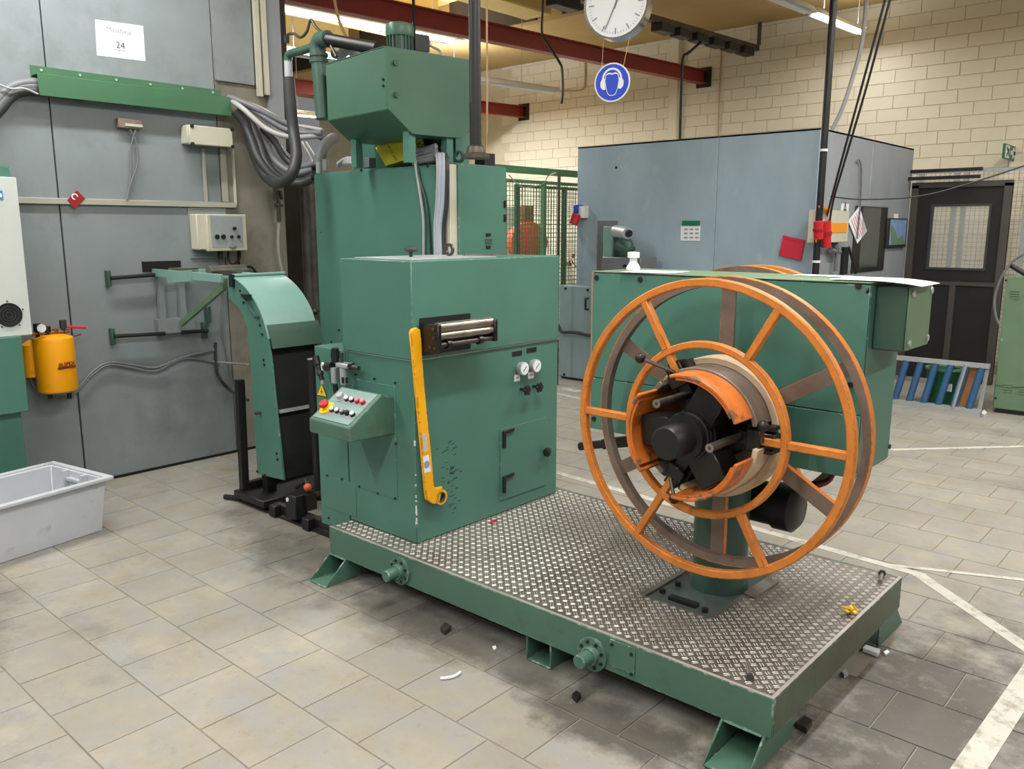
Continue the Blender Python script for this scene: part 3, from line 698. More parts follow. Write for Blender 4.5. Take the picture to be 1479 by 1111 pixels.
c0 = cpos(.19, .34); build(MB().lathe(c0, nrm, [(.036,.003),(.036,.008),(.016,.009),(.016,.02),(0,.02)], 20), 'stop_collar', 'yellow_sign', con)
build(MB().lathe(c0, nrm, [(.014,.02),(.014,.026),(.023,.028),(.024,.036),(.02,.042),(0,.043)], 20), 'emergency_stop', 'red', con)
# compressed-air service unit
ry = FY - .05
def Q(px, py, y=ry): return P(px, py, 'y', y)
rg = build(MB().boxY((484, 524), (500, 533), ry - .02, ry + .03), 'air_regulator', 'alu', sm, bevel=.003)
def vc(a, b, r, nm, m, par=rg, n=14, r1=None): build(MB().cyl(Q(*a), Q(*b), r, r1, n), nm, m, par)
vc((484, 523), (484, 503), .018, 'adjusting_knob', 'black'); vc((484, 517), (484, 507), .021, 'knob_grip', 'black')
vc((494, 523), (493.5, 510), .009, 'drain_knob', 'rubber')
vc((496, 531), (497, 555), .019, 'filter_bowl', 'alu', r1=.017); vc((482, 531), (483, 553), .016, 'filter_bowl', 'alu', r1=.014)
for dx in (-2.2, 3.2): build(MB().boxY((496.5 + dx - 1.2, 545), (496.5 + dx + 1.2, 554), ry - .021, ry - .015), 'bowl_slot', 'black', rg)
vc((470, 530), (480, 529), .02, 'gauge_body', 'black'); q = Q(468.5, 529)
build(MB().lathe(q + V((0,-.005,0)), V((-.35,-.9,0)), [(.02,0),(.02,.008),(0,.008)], 18), 'gauge_dial', 'white', rg)
vc((500, 528), (518, 532), .011, 'outlet_fitting', 'steel_dark'); vc((507, 525), (508, 534), .015, 'outlet_nut', 'black')
vc((484, 555), (486, 574), .012, 'drain_pipe', 'black')
vc((455.5, 515), (459, 527), .017, 'plug_coupling', 'black'); vc((459, 528), (465, 549), .012, 'plug_coupling', 'black'); vc((461, 536), (463, 541), .016, 'plug_nut', 'rubber')
vc((465, 549), (466, 555), .008, 'plug_tip', 'alu')
# warning triangle
tri = [P(465, 553, 'y', FY - .001), P(457.5, 571, 'y', FY - .001), P(473, 574, 'y', FY - .001)]
cen = (tri[0] + tri[1] + tri[2]) / 3
ws = build(MB().prism(tri, (0, -.0015, 0)), 'warning_triangle', 'black', sm)
build(MB().prism([cen + (p - cen)*.86 + V((0,-.0016,0)) for p in tri], (0, -.0006, 0)), 'yellow_field', 'yellow_sign', ws)
build(MB().prism([cen + V((a, -.0024, b)) for a, b in ((.004,.022),(-.008,-.002),(-.001,-.001),(-.006,-.016),(.007,.004),(.001,.003))], (0, -.0006, 0)), 'lightning_bolt', 'ink', ws)

sc_ = MB()
for k in range(46):
    u = random.gauss(652, 6); v_ = random.triangular(632, 745, 715); q = P(u, v_, 'x', FX + .0003); sc_.bar(q - V((0, random.uniform(.004,.016), random.uniform(-.004,.006))), q + V((0, random.uniform(.004,.014), .003)), random.uniform(.0015,.0035), .0006, (1,0,0))
tag(build(sc_, 'scuff_marks', 'black_matte', sm, smooth=0), kind='stuff')
ch_ = MB()
for k in range(16):
    z_ = random.choice((random.uniform(.26, .75), random.uniform(.3, .55))); h_ = random.uniform(.003, .016); ch_.box(FX - random.uniform(.002,.007), FX + .0006, FY - .0006, FY + random.uniform(.003,.008), z_, z_ + h_)
tag(build(ch_, 'paint_chips', 'white', sm, smooth=0), kind='stuff')
# yellow hook lever
lv = thing('hook_lever', 'scuffed yellow hooked lever bar hanging on the straightener beside the roller inlet', 'lever', P(625, 720, 'x', FX + .03))
lx = FX + .02
pts = [(589.5, 481), (592, 475), (598, 473), (603.5, 476), (605, 490), (606.5, 520), (612.5, 590), (619, 650), (623.5, 702), (628, 704), (636, 702), (634, 712), (631, 727), (622, 727), (613, 721), (611.5, 712), (603, 620), (593.5, 520)]
build(MB().prism([P(u, v_, 'x', lx) for u, v_ in pts], (.018, 0, 0)), 'bar', 'yellow', lv, bevel=.003)
q = P(633.5, 717, 'x', lx)
build(MB().arc(q, (1,0,0), (0,1,0), .026, .036, -.012, .02, n=24), 'ring_end', 'yellow', lv)
build(MB().arc(q, (1,0,0), (0,1,0), .022, .0258, -.012, .021, n=24), 'ring_bush', 'steel', lv)
lb = build(MB().prism([P(u, v_, 'x', lx + .0185) for u, v_ in ((610.5, 660), (619, 657), (622.5, 681), (613, 684))], (.0008, 0, 0)), 'sticker', 'white', lv)
q = P(616.5, 671, 'x', lx + .0195); build(MB().lathe(q, (1,0,0), [(.017,0),(.017,.0006),(0,.0006)], 18), 'sticker_disc', 'ink_grey', lb)
build(MB().prism([P(u, v_, 'x', lx + .0185) for u, v_ in ((609, 627), (616, 626), (618.5, 652), (612, 654))], (.0006, 0, 0)), 'worn_sticker', 'box_cream', lv)
build(MB().cyl(P(597, 480, 'x', FX) , P(597, 480, 'x', lx + .002), .016, n=12), 'pivot', 'black', lv)

# ================================================================== TALL CABINET BEHIND
CY0 = 3.43; CXr = -3.48; CXl = P(453, 252, 'y', CY0).x; CYb = P(732, 241, 'x', CXr).y; CZ = 2.02
tc = thing('control_cabinet', 'tall green steel control cabinet standing behind the straightener', 'cabinet', ((CXl+CXr)/2, CY0, 0))
build(MB().box(CXl, CXr - .012, CY0 + .012, CYb, 0, CZ), 'carcass', 'green', tc, bevel=.004)
build(MB().box(CXl + .003, CXr - .18, CY0, CY0 + .012, .05, CZ - .01), 'front_panel', 'green', tc, bevel=.003)
build(MB().box(CXr - .012, CXr, CY0 + .01, CYb - .003, .05, CZ - .006), 'side_door', 'green', tc, bevel=.003)
build(MB().box(CXr - .085, CXr - .012, CY0 - .045, CY0 + .012, .3, CZ - .01), 'cable_trunking', 'box_cream', tc, bevel=.003)
for px, py in ((522, 246), (618, 240), (456, 335), (464, 336)): screw(tc, px, py, 'y', CY0, .009 if py < 300 else .004)
for px, py in ((706, 339), (706, 357)): build(MB().boxX((px-3, py-2), (px+3, py+2), CXr, CXr + .006), 'lock', 'black', tc)
build(MB().boxX((701, 345), (711, 353), CXr, CXr + .002), 'door_plate', 'green_dark', tc)
for py in (295, 315): build(MB().boxX((729, py-5), (732, py+5), CXr, CXr + .008), 'side_hinge', 'black', tc)
q = P(641, 232, 'z', CZ); q = V((CXr - .06, CY0 + .08, CZ))
build(MB().arc(q + V((0,0,.04)), (0,-1,0), (1,0,0), .022, .036, -.008, .008, n=20), 'lifting_eye', 'green_dark', tc)
build(MB().box(CXr - .02, CXr - .1, CY0 + .25, CY0 + .34, CZ, CZ + .07), 'pole_bracket', 'black', tc)
# cables looped over the front of the cabinet (grey-blue)
hy = CY0 - .06
for k, (u0, u1, m, r) in enumerate(((633, 629, 'cable_light', .013), (637, 633, 'cable_blue', .016), (642, 637, 'cable_blue', .016), (646, 641, 'rubber', .012))):
    lab = ('pale grey cable hanging first in the bundle down the tall cabinet', 'fat bluish cable second in the bundle down the tall cabinet', 'fat bluish cable third in the bundle next to the trunking', 'dark cable tucked beside the trunking of the tall cabinet')[k]
    cable('hanging_cable', lab, pp((u0 - 12, 236, 'y', CY0 + .2), (u0 - 3, 224, 'y', hy + .06), (u0, 238, 'y', hy), (u0 - 1, 290, 'y', hy), (u1, 330, 'y', hy), (u1 + 1, 372, 'y', hy)), r, m, n=10)
cable('hanging_cable', 'thin beige cable hanging straight down the front of the tall cabinet', pp((600, 232, 'y', CY0 - .015), (602, 250, 'y', CY0 - .015), (611, 310, 'y', CY0 - .015), (612, 350, 'y', CY0 - .015), (612, 372, 'y', CY0 - .015)), .009, 'cable_light')
cable('hanging_cable', 'thin green cable slanting down the front of the tall cabinet', pp((601, 232, 'y', CY0 - .01), (606, 258, 'y', CY0 - .01), (617, 300, 'y', CY0 - .01), (622, 372, 'y', CY0 - .01)), .007, 'green_dark')

# ================================================================== HYDRAULIC TANK
ZTk = 2.62
A0 = P(557, 67, 'z', ZTk); B0 = P(470, 93, 'z', ZTk); C0 = P(684, 88, 'z', ZTk)
eB = (B0 - A0); eC = (C0 - A0); eC = eC - eB * (eC.dot(eB)/eB.dot(eB)) * .6
lB = eB.normalized(); lC = eC.normalized(); Lb, Lcc = eB.length, eC.length
def solve_z(px, py, c0):     # height where the pixel's ray passes closest to the vertical through c0
    r = ray(px, py); t = (r.x*c0.x + r.y*c0.y) / (r.x**2 + r.y**2); return CAMH + r.z*t
zlow = solve_z(565, 158, A0)
tk = thing('hydraulic_tank', 'green hopper-bottomed hydraulic tank raised on posts above the tall cabinet', 'tank', (A0.x + lB.x*.3 + lC.x*.3, A0.y + lB.y*.3 + lC.y*.3, CZ))
nT = lC.cross(V((0,0,1)))
def onface(px, py):          # (along, height) where the pixel meets the tank's end face
    r = ray(px, py); o = V((0,0,CAMH)); p = o + r * ((A0 - o).dot(nT) / r.dot(nT)); return (p - A0).dot(lC), p.z
b1, b2, b3 = onface(594, 194.5), onface(664, 199), onface(681, 182)
zbot = (b1[1] + b2[1]) / 2; Lcc = b3[0]
prof = [(0, ZTk), (Lcc, ZTk), (Lcc, b3[1]), (b2[0], zbot), (b1[0], zbot), (0, zlow)]
build(MB().prism([V((A0.x, A0.y, 0)) + lC*s + V((0,0,z)) for s, z in prof], lB*Lb), 'tank_body', 'green_tank', tk, bevel=.005)
build(MB().prism([V((A0.x, A0.y, 0)) - lB*.012 + lC*s + V((0,0,z)) for s, z in [(a_, b_) for a_, b_ in prof]], lB*.01), 'end_plate', 'green_tank', tk)
def T(s, b_, z): return V((A0.x, A0.y, 0)) + lC*s + lB*b_ + V((0,0,z))
build(MB().prism([T(0,.02,ZTk), T(Lcc,.02,ZTk), T(Lcc,Lb,ZTk), T(0,Lb,ZTk)], (0,0,.006)), 'tank_lid', 'green_dark', tk)
for s, z in ((.05, ZTk - .08), (.05, zlow + .08)):
    q = T(s, -.012, z); build(MB().cyl(q, q - lB*.012, .016, n=8), 'bolt', 'green_dark', tk)
for b_, z in ((.03, ZTk - .2), (.03, zlow + .16)):
    q = T(0, b_, z); build(MB().cyl(q, q - lC*.008, .008, n=7), 'bolt', 'black', tk)
# support posts
for s, b_ in ((.16, .03), (Lcc - .16, .03), (.16, Lb - .06), (Lcc - .16, Lb - .06)):
    p_ = T(s, b_, 0); build(MB().box(p_.x - .025, p_.x + .025, p_.y - .025, p_.y + .025, CZ, zbot + .05), 'post', 'green', tk)
# pump motor with finned body and cap
mc = P(566, 62, 'z', ZTk); mc = T(.2, .16, ZTk)
mr = .075
mo = build(MB().cyl(mc, mc + V((0,0,.11)), mr*.9, n=24), 'motor_body', 'green_dark', tk)
for k in range(20):
    an = 2*math.pi*k/20; d = V((math.cos(an), math.sin(an), 0)); build(MB().bar(mc + d*mr*.94 + V((0,0,.01)), mc + d*mr*.94 + V((0,0,.1)), .006, .014, d), 'cooling_fin', 'green_dark', mo)
build(MB().lathe(mc + V((0,0,.1)), (0,0,1), [(mr*1.05,0),(mr*1.08,.01),(mr*1.08,.055),(mr*1.0,.068),(mr*.6,.076),(0,.078)], 28), 'fan_cowl', 'green_tank', mo)
q = mc + lC*.12 + V((0,0,.08)); build(MB().obox(q, lC*.05, lB*.05, (0,0,.045)), 'terminal_box', 'black', mo)
for dz in (0, .02): build(MB().tube(spline([q + lC*.04 + V((0,0,.01+dz)), q + lC*.1 + V((0,0,.0)), q + lC*.16 + V((0,0,-.02)), q + lC*.16 - lB*.02 + V((0,0,-.09))]), .007, 6), 'motor_lead', 'cable_light', mo)
# big pipes on the left end
pe = T(.06, Lb + .05, 0); pe2 = V((pe.x, pe.y, 0))
def Tp(px, py, base=pe): return P(px, py, 'y', base.y)
build(MB().tube(spline([Tp(468, 172), Tp(466, 150), Tp(463, 110), Tp(460, 82)], 6), .05, 14), 'riser_pipe', 'green_dark', tk)
build(MB().tube(spline([Tp(460, 84), Tp(459, 68), Tp(463, 58), Tp(474, 56)], 6), .05, 14), 'pipe_elbow', 'green_dark', tk)
for py in (77, 86): build(MB().cyl(Tp(460.3, py), Tp(460.5, py + 5), .058, n=16), 'pipe_collar', 'green_dark', tk)
build(MB().tube([Tp(472, 57), P(500, 62, 'y', pe.y + .05), P(545, 70, 'y', pe.y + .1)], .038, 12), 'suction_pipe', 'black', tk)
build(MB().tube(spline([Tp(456, 66), Tp(440, 72), Tp(424, 76), Tp(417, 80), Tp(416, 90)], 6), .026, 12), 'branch_pipe', 'green_dark', tk)
build(MB().cyl(Tp(416, 88), Tp(417, 116), .026, n=14), 'hose_fitting', 'alu', tk)
build(MB().tube(spline([Tp(414, 60), Tp(416, 50), Tp(425, 49), Tp(434, 54), Tp(443, 46), Tp(449, 29), Tp(457, 40), Tp(470, 52), Tp(480, 70), Tp(486, 82)], 6), .009, 8), 'control_line', 'steel_dark', tk)
build(MB().cyl(Tp(414, 62), Tp(414, 52), .018, n=10), 'valve', 'black', tk)
for px, py in ((485, 77), (497, 74), (508, 73), (492, 80)): build(MB().sphere(P(px, py, 'y', pe.y + .12), .035, 8), 'wrapped_joint', 'cable_light', tk)
single(MB().tube(spline([Tp(417, 112), Tp(420, 150), Tp(424, 190), P(428, 225, 'y', pe.y - .05), P(422, 250, 'y', pe.y - .1), P(408, 263, 'y', pe.y - .1), P(392, 262, 'y', 3.3), P(378, 245, 'x', -5.3), P(365, 215, 'x', -5.4), P(355, 180, 'x', -5.45), P(340, 160, 'x', -5.48)], 8), .037, 12),
       'hydraulic_hose', 'rubber', 'thick dark hose looping down from the tank pipe to the wall duct', 'hose')

# clutter on the cabinet top
yb = thing('filter_carton', 'yellow cardboard filter carton lying tilted on the tall cabinet under the tank', 'carton', P(560, 238, 'y', 3.5))
e1 = (P(594, 193, 'y', 3.5) - P(538, 213, 'y', 3.5)); e2 = (P(553, 240, 'y', 3.5) - P(538, 213, 'y', 3.5)); c0 = P(538, 213, 'y', 3.5) + e1/2 + e2/2
build(MB().obox(c0 + V((0,.12,0)), e1/2, e2/2, (0,.1,0)), 'carton_body', 'yellow_box', yb, bevel=.003)
text('W 11 102', 'carton_print', 'ink', yb, c0 + V((0,.0185,0)) - e1*.18, e2.normalized(), -e1.normalized() * -1, .032)
fb = thing('filter_pack', 'black and yellow lettered filter pack leaning beside the tank post', 'carton', P(606, 220, 'y', 3.46))
e1 = P(608, 197, 'y', 3.46) - P(596, 198, 'y', 3.46); e2 = P(603, 222, 'y', 3.46) - P(596, 198, 'y', 3.46); c0 = P(596, 198, 'y', 3.46) + e1/2 + e2/2
build(MB().obox(c0 + V((0,.05,0)), e1/2, e2/2, (0,.04,0)), 'pack_body', 'black', fb)
text('MANN', 'pack_print', 'yellow_box', fb, c0 + V((0,.0092,0)) + e1*.22, e2.normalized(), e1.normalized(), .038)
text('FILTER', 'pack_print', 'yellow_box', fb, c0 + V((0,.0092,0)) - e1*.2, e2.normalized(), e1.normalized(), .032)
single(MB().box(P(500,240,'y',3.6).x, P(648,240,'y',3.6).x, 3.66, 3.78, CZ, P(560,200,'y',3.66).z), 'valve_block', 'green', 'green valve block box standing on the tall cabinet behind the cartons', 'box', bevel=.004)
gl = MB()
for k in range(4):
    z = CZ + .02 + .028*k; gl.tube(spline([P(598, 236 - 6*k, 'y', 3.45), P(612, 232 - 6*k + k % 2*2, 'y', 3.44), P(630, 229 - 6*k, 'y', 3.45)]), .017, 8)
single(gl, 'cable_coil', 'hose_grey', 'small coil of grey cable lying on the tall cabinet edge', 'cable')
cf = thing('cable_connectors', 'bundle of grey cables with connectors on the left edge of the tall cabinet', 'cable', P(490, 240, 'y', 3.5))
for k in range(4):
    build(MB().tube(spline(pp((488, 236 + k*1.5, 'y', 3.5 + .02*k), (500, 229 + k*2, 'y', 3.5), (512, 230 + 2*k, 'y', 3.5), (524, 232 + k*1.5, 'y', 3.5))), .011, 7), 'lead', 'cable_light', cf)
build(MB().boxY((524, 228), (533, 242), 3.47, 3.53), 'connector', 'hose_grey', cf, bevel=.003)
for k, (px, py) in enumerate(((461, 250), (470, 246))): build(MB().cyl(P(px, py, 'y', 3.5), P(px, py - 16, 'y', 3.5), .022, n=12), 'gland', 'alu', cf)
single(MB().tube(spline(pp((461, 240, 'y', 3.52), (464, 222, 'y', 3.54), (471, 208, 'y', 3.6), (482, 200, 'y', 3.7)), 8), .04, 12), 'corrugated_hose', 'hose_grey', 'fat grey corrugated hose bending into the tall cabinet top', 'hose')

# ================================================================== UNCOILER
HYf, HYb, HXl, HXr, HZb, HZt = 2.85, 3.19, -2.088, -.955, .80, 1.476
un = thing('uncoiler_stand', 'green uncoiler housing on a round column standing on the platform deck', 'machine', (-1.48, 2.93, .24))
CCx, CCy = -1.485, 2.925
build(MB().lathe((CCx, CCy, ZT - .006), (0,0,1), [(.116,0),(.112,.05),(.108,.09),(.108,HZb-ZT+.006)], 36), 'column', 'green_dark', un)
bp_ = build(MB().box(HX0 + .003, HX1 - .003, HY0 + .003, HY1 - .003, ZT - .02, ZT - .007), 'column_foot_plate', 'plate_green', un)
build(MB().box(-1.56, -1.44, 2.66, 2.69, ZT - .007, ZT + .008), 'clamp_strip', 'black', bp_)
for x_, y_ in ((-1.61, 2.7), (-1.6, 2.8), (-1.4, 2.66)): build(MB().cyl((x_, y_, ZT - .008), (x_, y_, ZT + .01), .012, n=6), 'anchor_bolt', 'black', bp_)
build(MB().box(HXl + .004, HXr - .004, HYf + .006, HYb - .004, HZb, HZt - .002), 'housing', 'green', un, bevel=.004)
zs = P(856, 545, 'y', HYf).z
fc = build(MB().box(HXl, HXr, HYf, HYf + .006, zs + .002, HZt - .008), 'upper_front_cover', 'green', un, bevel=.002)
fc2 = build(MB().box(HXl, HXr, HYf, HYf + .006, HZb, zs - .002), 'lower_front_cover', 'green', un, bevel=.002)
build(MB().box(HXl - .003, HXr + .003, HYf - .003, HYb, HZt - .004, HZt), 'top_cover', 'green_olive', un, bevel=.001)
build(MB().box(HXl - .012, HXl - .001, HYf + .01, HYb, HZb, HZt - .006), 'side_strip', 'pinkish', un)
for par, pts_ in ((fc, ((862, 401), (925, 404), (1240, 413), (1228, 556))), (fc2, ((858, 605), (1228, 690)))):
    for px, py in pts_: screw(par, px, py, 'y', HYf, .011)
rs = build(MB().box(HXr - .004, HXr + .001, HYf + .012, HYb - .006, HZb + .01, HZt - .012), 'side_cover', 'green', un, bevel=.001)
for px, py in ((1252, 420), (1240, 560), (1284, 645)): screw(rs, px, py, 'x', HXr, .01)
gb = build(MB().box(HXr, -.853, HYf + .055, HYb - .03, 1.247, 1.464), 'gear_box', 'green_dark', un, bevel=.006, segs=2)
gp = build(MB().box(-.853, -.845, HYf + .06, HYb - .035, 1.25, 1.461), 'gear_box_cover', 'green_olive', gb, bevel=.003)
for y_ in (HYf + .085, HYb - .055):
    for z_ in (1.275, 1.44): build(MB().cyl((-.845, y_, z_), (-.839, y_, z_), .012, n=8), 'cover_screw', 'alu', gb)
# lever bar to the left below the housing
a = P(838, 645, 'y', 2.98); b = P(910, 637, 'y', 2.98)
build(MB().cyl(a, a.lerp(b, .5), .019, n=12).bar(a.lerp(b, .5), b + (b - a)*1.5, .04, .045), 'lever_bar', 'black', un)
# drive motor below
mcn = P(1090, 722, 'y', 3.08)
md = build(MB().cyl(mcn + V((-.16,0,0)), mcn + V((.1,.0,0)), .085, n=24), 'drive_motor', 'black', un)
build(MB().lathe(mcn + V((.1,0,0)), (1,0,0), [(.095,0),(.095,.07),(.07,.09),(0,.09)], 24), 'motor_cowl', 'black', md)
build(MB().box(mcn.x - .12, mcn.x + .02, mcn.y - .06, mcn.y + .06, mcn.z + .08, HZb), 'motor_bracket', 'black', un)
q0 = mcn + V((.1, 0, .03))
for k, m in ((0, 'red_dark'), (1, 'black')):
    build(MB().tube(spline([q0 + V((0,0,.02*k)), P(1150, 712 - 8*k, 'y', 3.08), P(1180, 702 - 4*k, 'y', 3.08), P(1200, 690, 'y', 3.1), V((P(1205,684,'y',3.1).x, 3.1, HZb + .01))]), .011, 8), 'motor_cable', m, un)

def reel(label, rcx, rcz, s, yc, grp):
    """expanding mandrel with two spoked side wheels; s = -1 faces -Y, s = +1 faces +Y; h grows outwards from the housing"""
    rt = thing('coil_reel', label, 'reel', (rcx, yc + s*.3, .3), grp)
    ax = V((0, s, 0)); e1 = V((-s, 0, 0)); Z = V((0, 0, 1)); C = lambda h: V((rcx, yc + s*h, rcz))
    D = lambda deg: e1*math.cos(math.radians(deg)) + Z*math.sin(math.radians(deg))
    h0 = .14      # rear wheel, h measured from the housing face
    hf = .285     # front wheel
    build(MB().lathe(C(.0), ax, [(.17,.0),(.17,.05),(.2,.055),(.2,.1),(.05,.1)], 40), 'bearing_flange', 'black_oily', rt)
    rw = build(MB().arc(C(0), ax, e1, .498, .526, h0, h0 + .032, n=96), 'rear_wheel_rim', 'rim_grey', rt)
    build(MB().arc(C(0), ax, e1, .526, .529, h0, h0 + .032, n=96), 'rim_edge', 'orange', rw)
    build(MB().arc(C(0), ax, e1, .12, .215, h0 - .004, h0 + .012, n=60), 'rear_disc', 'rim_grey', rw)
    for k in range(6):
        d = D(30 + 60*k); build(MB().bar(C(h0 + .012) + d*.2, C(h0 + .012) + d*.5, .052, .012, ax), 'wide_spoke', 'rim_grey', rw)
        t_ = ax.cross(d); build(MB().bar(C(h0 + .006) + d*.2 + t_*.026, C(h0 + .006) + d*.5 + t_*.026, .003, .022, ax), 'spoke_edge', 'orange_worn', rw)
    fw = build(MB().arc(C(0), ax, e1, .499, .528, hf, hf + .03, n=96), 'front_wheel_rim', 'orange', rt, bevel=.004)
    build(MB().arc(C(0), ax, e1, .288, .314, hf, hf + .03, n=72), 'inner_ring', 'orange', fw, bevel=.004)
    for k in range(6):
        d = D(60*k); build(MB().bar(C(hf + .015) + d*.31, C(hf + .015) + d*.502, .026, .03, ax), 'spoke', 'orange', fw, bevel=.003)
        if k % 2 == 0: build(MB().bar(C(hf + .012) + d*.21, C(hf + .012) + d*.292, .026, .028, ax), 'inner_spoke', 'orange', fw, bevel=.003)
    # drum: cream wound band, worn steel band, three orange jaws
    build(MB().arc(C(0), ax, e1, .225, .252, h0 + .02, h0 + .1, n=72), 'drum_band', 'drum_cream', rt, bevel=.004)
    for a0, a1 in ((22, 104), (142, 224), (262, 346)):
        jw = build(MB().arc(C(0), ax, e1, .206, .226, h0 + .09, h0 + .2, a0 - 8, a1 + 8, 28), 'drum_shell', 'drum_cream' if a0 > 200 else 'rim_grey', rt, bevel=.003)
        build(MB().arc(C(0), ax, e1, .205, .217, h0 + .19, h0 + .315, a0, a1, 28), 'expanding_jaw', 'orange_worn', rt, bevel=.003)
        build(MB().arc(C(0), ax, e1, .196, .2045, h0 + .02, h0 + .31, a0 + 6, a1 - 6, 24), 'jaw_lining', 'orange_worn', jw)
        dm = D((a0 + a1)/2); mid = (a0 + a1)/2
        build(MB().bar(C(h0 + .2) + dm*.04, C(h0 + .2) + dm*.185, .11, .12, ax), 'jaw_arm', 'black_oily', rt, bevel=.004)
    build(MB().cyl(C(.08), C(h0 + .2), .075, n=24), 'mandrel_shaft', 'black_oily', rt)
    hb = build(MB().lathe(C(h0 + .18), ax, [(.088,0),(.088,.05),(.08,.052),(.08,.062),(.084,.064),(.084,.072),(.08,.074),(.08,.082),(.084,.084),(.084,.092),(.078,.094),(.078,.125),(.05,.127)], 36), 'mandrel_hub', 'black', rt)
    build(MB().lathe(C(h0 + .3), ax, [(.057,0),(.057,.1),(.051,.108),(0,.108)], 32), 'spindle_cap', 'black', hb)
    for k, an in enumerate((0, 120, 240)):
        d = D(an); t_ = ax.cross(d)
        cl = build(MB().bar(C(hf - .01) + d*.13, C(hf - .01) + d*.262, .05, .05, ax).bar(C(hf + .02) + d*.17, C(hf + .02) + d*.22, .075, .03, ax), 'clamp_bracket', 'black_oily', rt, bevel=.003)
        if an != 240: build(MB().cyl(C(hf + .0) + d*.135, C(hf + .215) + d*.135, .0145, n=14), 'clamp_pin', 'steel_dark', cl)
        if an != 240: build(MB().arc(C(0) + d*.135, ax, e1, .006, .0148, hf + .215, hf + .217, n=14), 'pin_end', 'steel', cl)
        p0 = C(hf + .03) + d*.225; p1 = p0 + (D(an + 38) if an else D(70))*(.12 if an else .07) + ax*.05
        if an == 240: p1 = p0 + D(300)*.07 + ax*.03
        build(MB().cyl(p0, p1, .007, n=8), 'clamp_lever', 'steel_dark', cl); build(MB().sphere(p1, .019, 12), 'lever_ball', 'black', cl)
        for sg in (-1, 1): build(MB().bar(C(hf - .03) + d*.16 + t_*sg*.04, C(hf - .03) + d*.25 + t_*sg*.04, .014, .07, ax), 'clamp_cheek', 'black', cl)
reel('orange spoked coil reel with black mandrel on the front of the uncoiler', -1.382, .959, -1, HYf, 'uncoiler reels')
reel('orange spoked coil reel mostly hidden behind the uncoiler housing', -1.64, .967, 1, HYb, 'uncoiler reels')

# papers on the housing top
def sheet(label, pts_, curl):
    a, b, c_, d_ = [P(u, v_, 'z', HZt + .001) for u, v_ in pts_]
    mb = MB(); n = 8; g = []
    for i in range(n + 1):
        for j in range(2):
            f = i / n; p_ = (a.lerp(d_, f)).lerp(b.lerp(c_, f), j); z = HZt + .0015 + curl(f); g.append(V((p_.x, p_.y, z)))
    fs = [[2*i, 2*i+1, 2*i+3, 2*i+2] for i in range(n)]
    mb.add(g, fs); mb.add([p_ + V((0,0,.0006)) for p_ in g], [f[::-1] for f in fs])
    for i in range(n):
        for e in (0, 1): mb.add([g[2*i+e], g[2*i+2+e], g[2*i+2+e] + V((0,0,.0006)), g[2*i+e] + V((0,0,.0006))], [[0,1,2,3] if e else [3,2,1,0]])
    single(mb, 'paper_sheet', 'paper', label, 'paper')
def rect_sheet(label, cx_, cy_, lx_, ly_, rot, z0, curl):
    mb = MB(); n = 10; g = []
    for i in range(n + 1):
        for j in range(2):
            f = i/n - .5; x_ = f*lx_; y_ = (j - .5)*ly_; c_, s_ = math.cos(rot), math.sin(rot)
            g.append(V((cx_ + x_*c_ - y_*s_, cy_ + x_*s_ + y_*c_, z0 + curl(f))))
    fs = [[2*i, 2*i+1, 2*i+3, 2*i+2] for i in range(n)]
    mb.add(g, [f[::-1] for f in fs]); mb.add([p_ + V((0,0,.0008)) for p_ in g], fs)
    single(mb, 'paper_sheet', 'paper', label, 'paper', smooth=60)
rect_sheet('white sheet of paper lying on the uncoiler housing top above the reel', -1.84, 2.94, .22, .2, .1, HZt + .001, lambda f: .0005)
rect_sheet('narrow white paper at the back edge of the uncoiler housing top', -1.22, 3.12, .2, .1, 0, HZt + .001, lambda f: .0005)
rect_sheet('large white sheet sagging over the gear box end of the uncoiler housing', -.955, 2.985, .297, .23, .03, HZt + .002, lambda f: -.05*max(0, f)**2 + .002)

# ================================================================== LOOP GUIDE (arch) between wall and straightener
LY = 2.60
lg = thing('strip_loop_guide', 'green arched strip guide with black belt front standing on a black base', 'machine', (-4.3, 2.8, 0))
outer = [(334, 400), (346, 408), (358, 420), (369, 436), (377, 452), (383, 470), (388, 490), (393, 530), (400, 600), (410, 694)]
inner = [(372, 685), (366, 600), (362, 530), (358, 477), (351, 456), (343, 443), (330, 430), (328, 402)]
op = [P(u, v_, 'y', LY) for u, v_ in outer]; ip = [P(u, v_, 'y', LY) for u, v_ in inner]
LYb = P(458, 487, 'x', op[6].x).y
sp_ = build(MB().prism(op + ip, (0, .012, 0)), 'side_panel', 'green', lg, bevel=.002)
build(MB().prism([p + V((0, LYb - LY - .012, 0)) for p in op + ip], (0, .012, 0)), 'side_panel', 'green', lg, bevel=.002)
def strip_sheet(pts, y0, y1, th, off, nm, m, par):
    mb = MB(); n = len(pts); nrms = []
    for i in range(n):
        d = pts[min(i+1, n-1)] - pts[max(i-1, 0)]; nrms.append(V((-d.z, 0, d.x)).normalized())
    nrms = [q if q.x + q.z > 0 else -q for q in nrms]
    lo = [p + q*off for p, q in zip(pts, nrms)]; hi = [p + q*(off + th) for p, q in zip(pts, nrms)]
    poly = lo + hi[::-1]; mb.prism([V((p.x, y0, p.z)) for p in poly], (0, y1 - y0, 0)); return build(mb, nm, m, par)
strip_sheet(spline(op[:7], 4), LY - .006, LYb + .006, .006, .002, 'curved_cover', 'green_pale', lg)  # pale green puts the glare on the cover into its colour
flap = [op[6] + V((.004,0,.03)), op[6] + V((.022,0,-.01)), op[6].lerp(op[7], .25) + V((.045,0,0))]
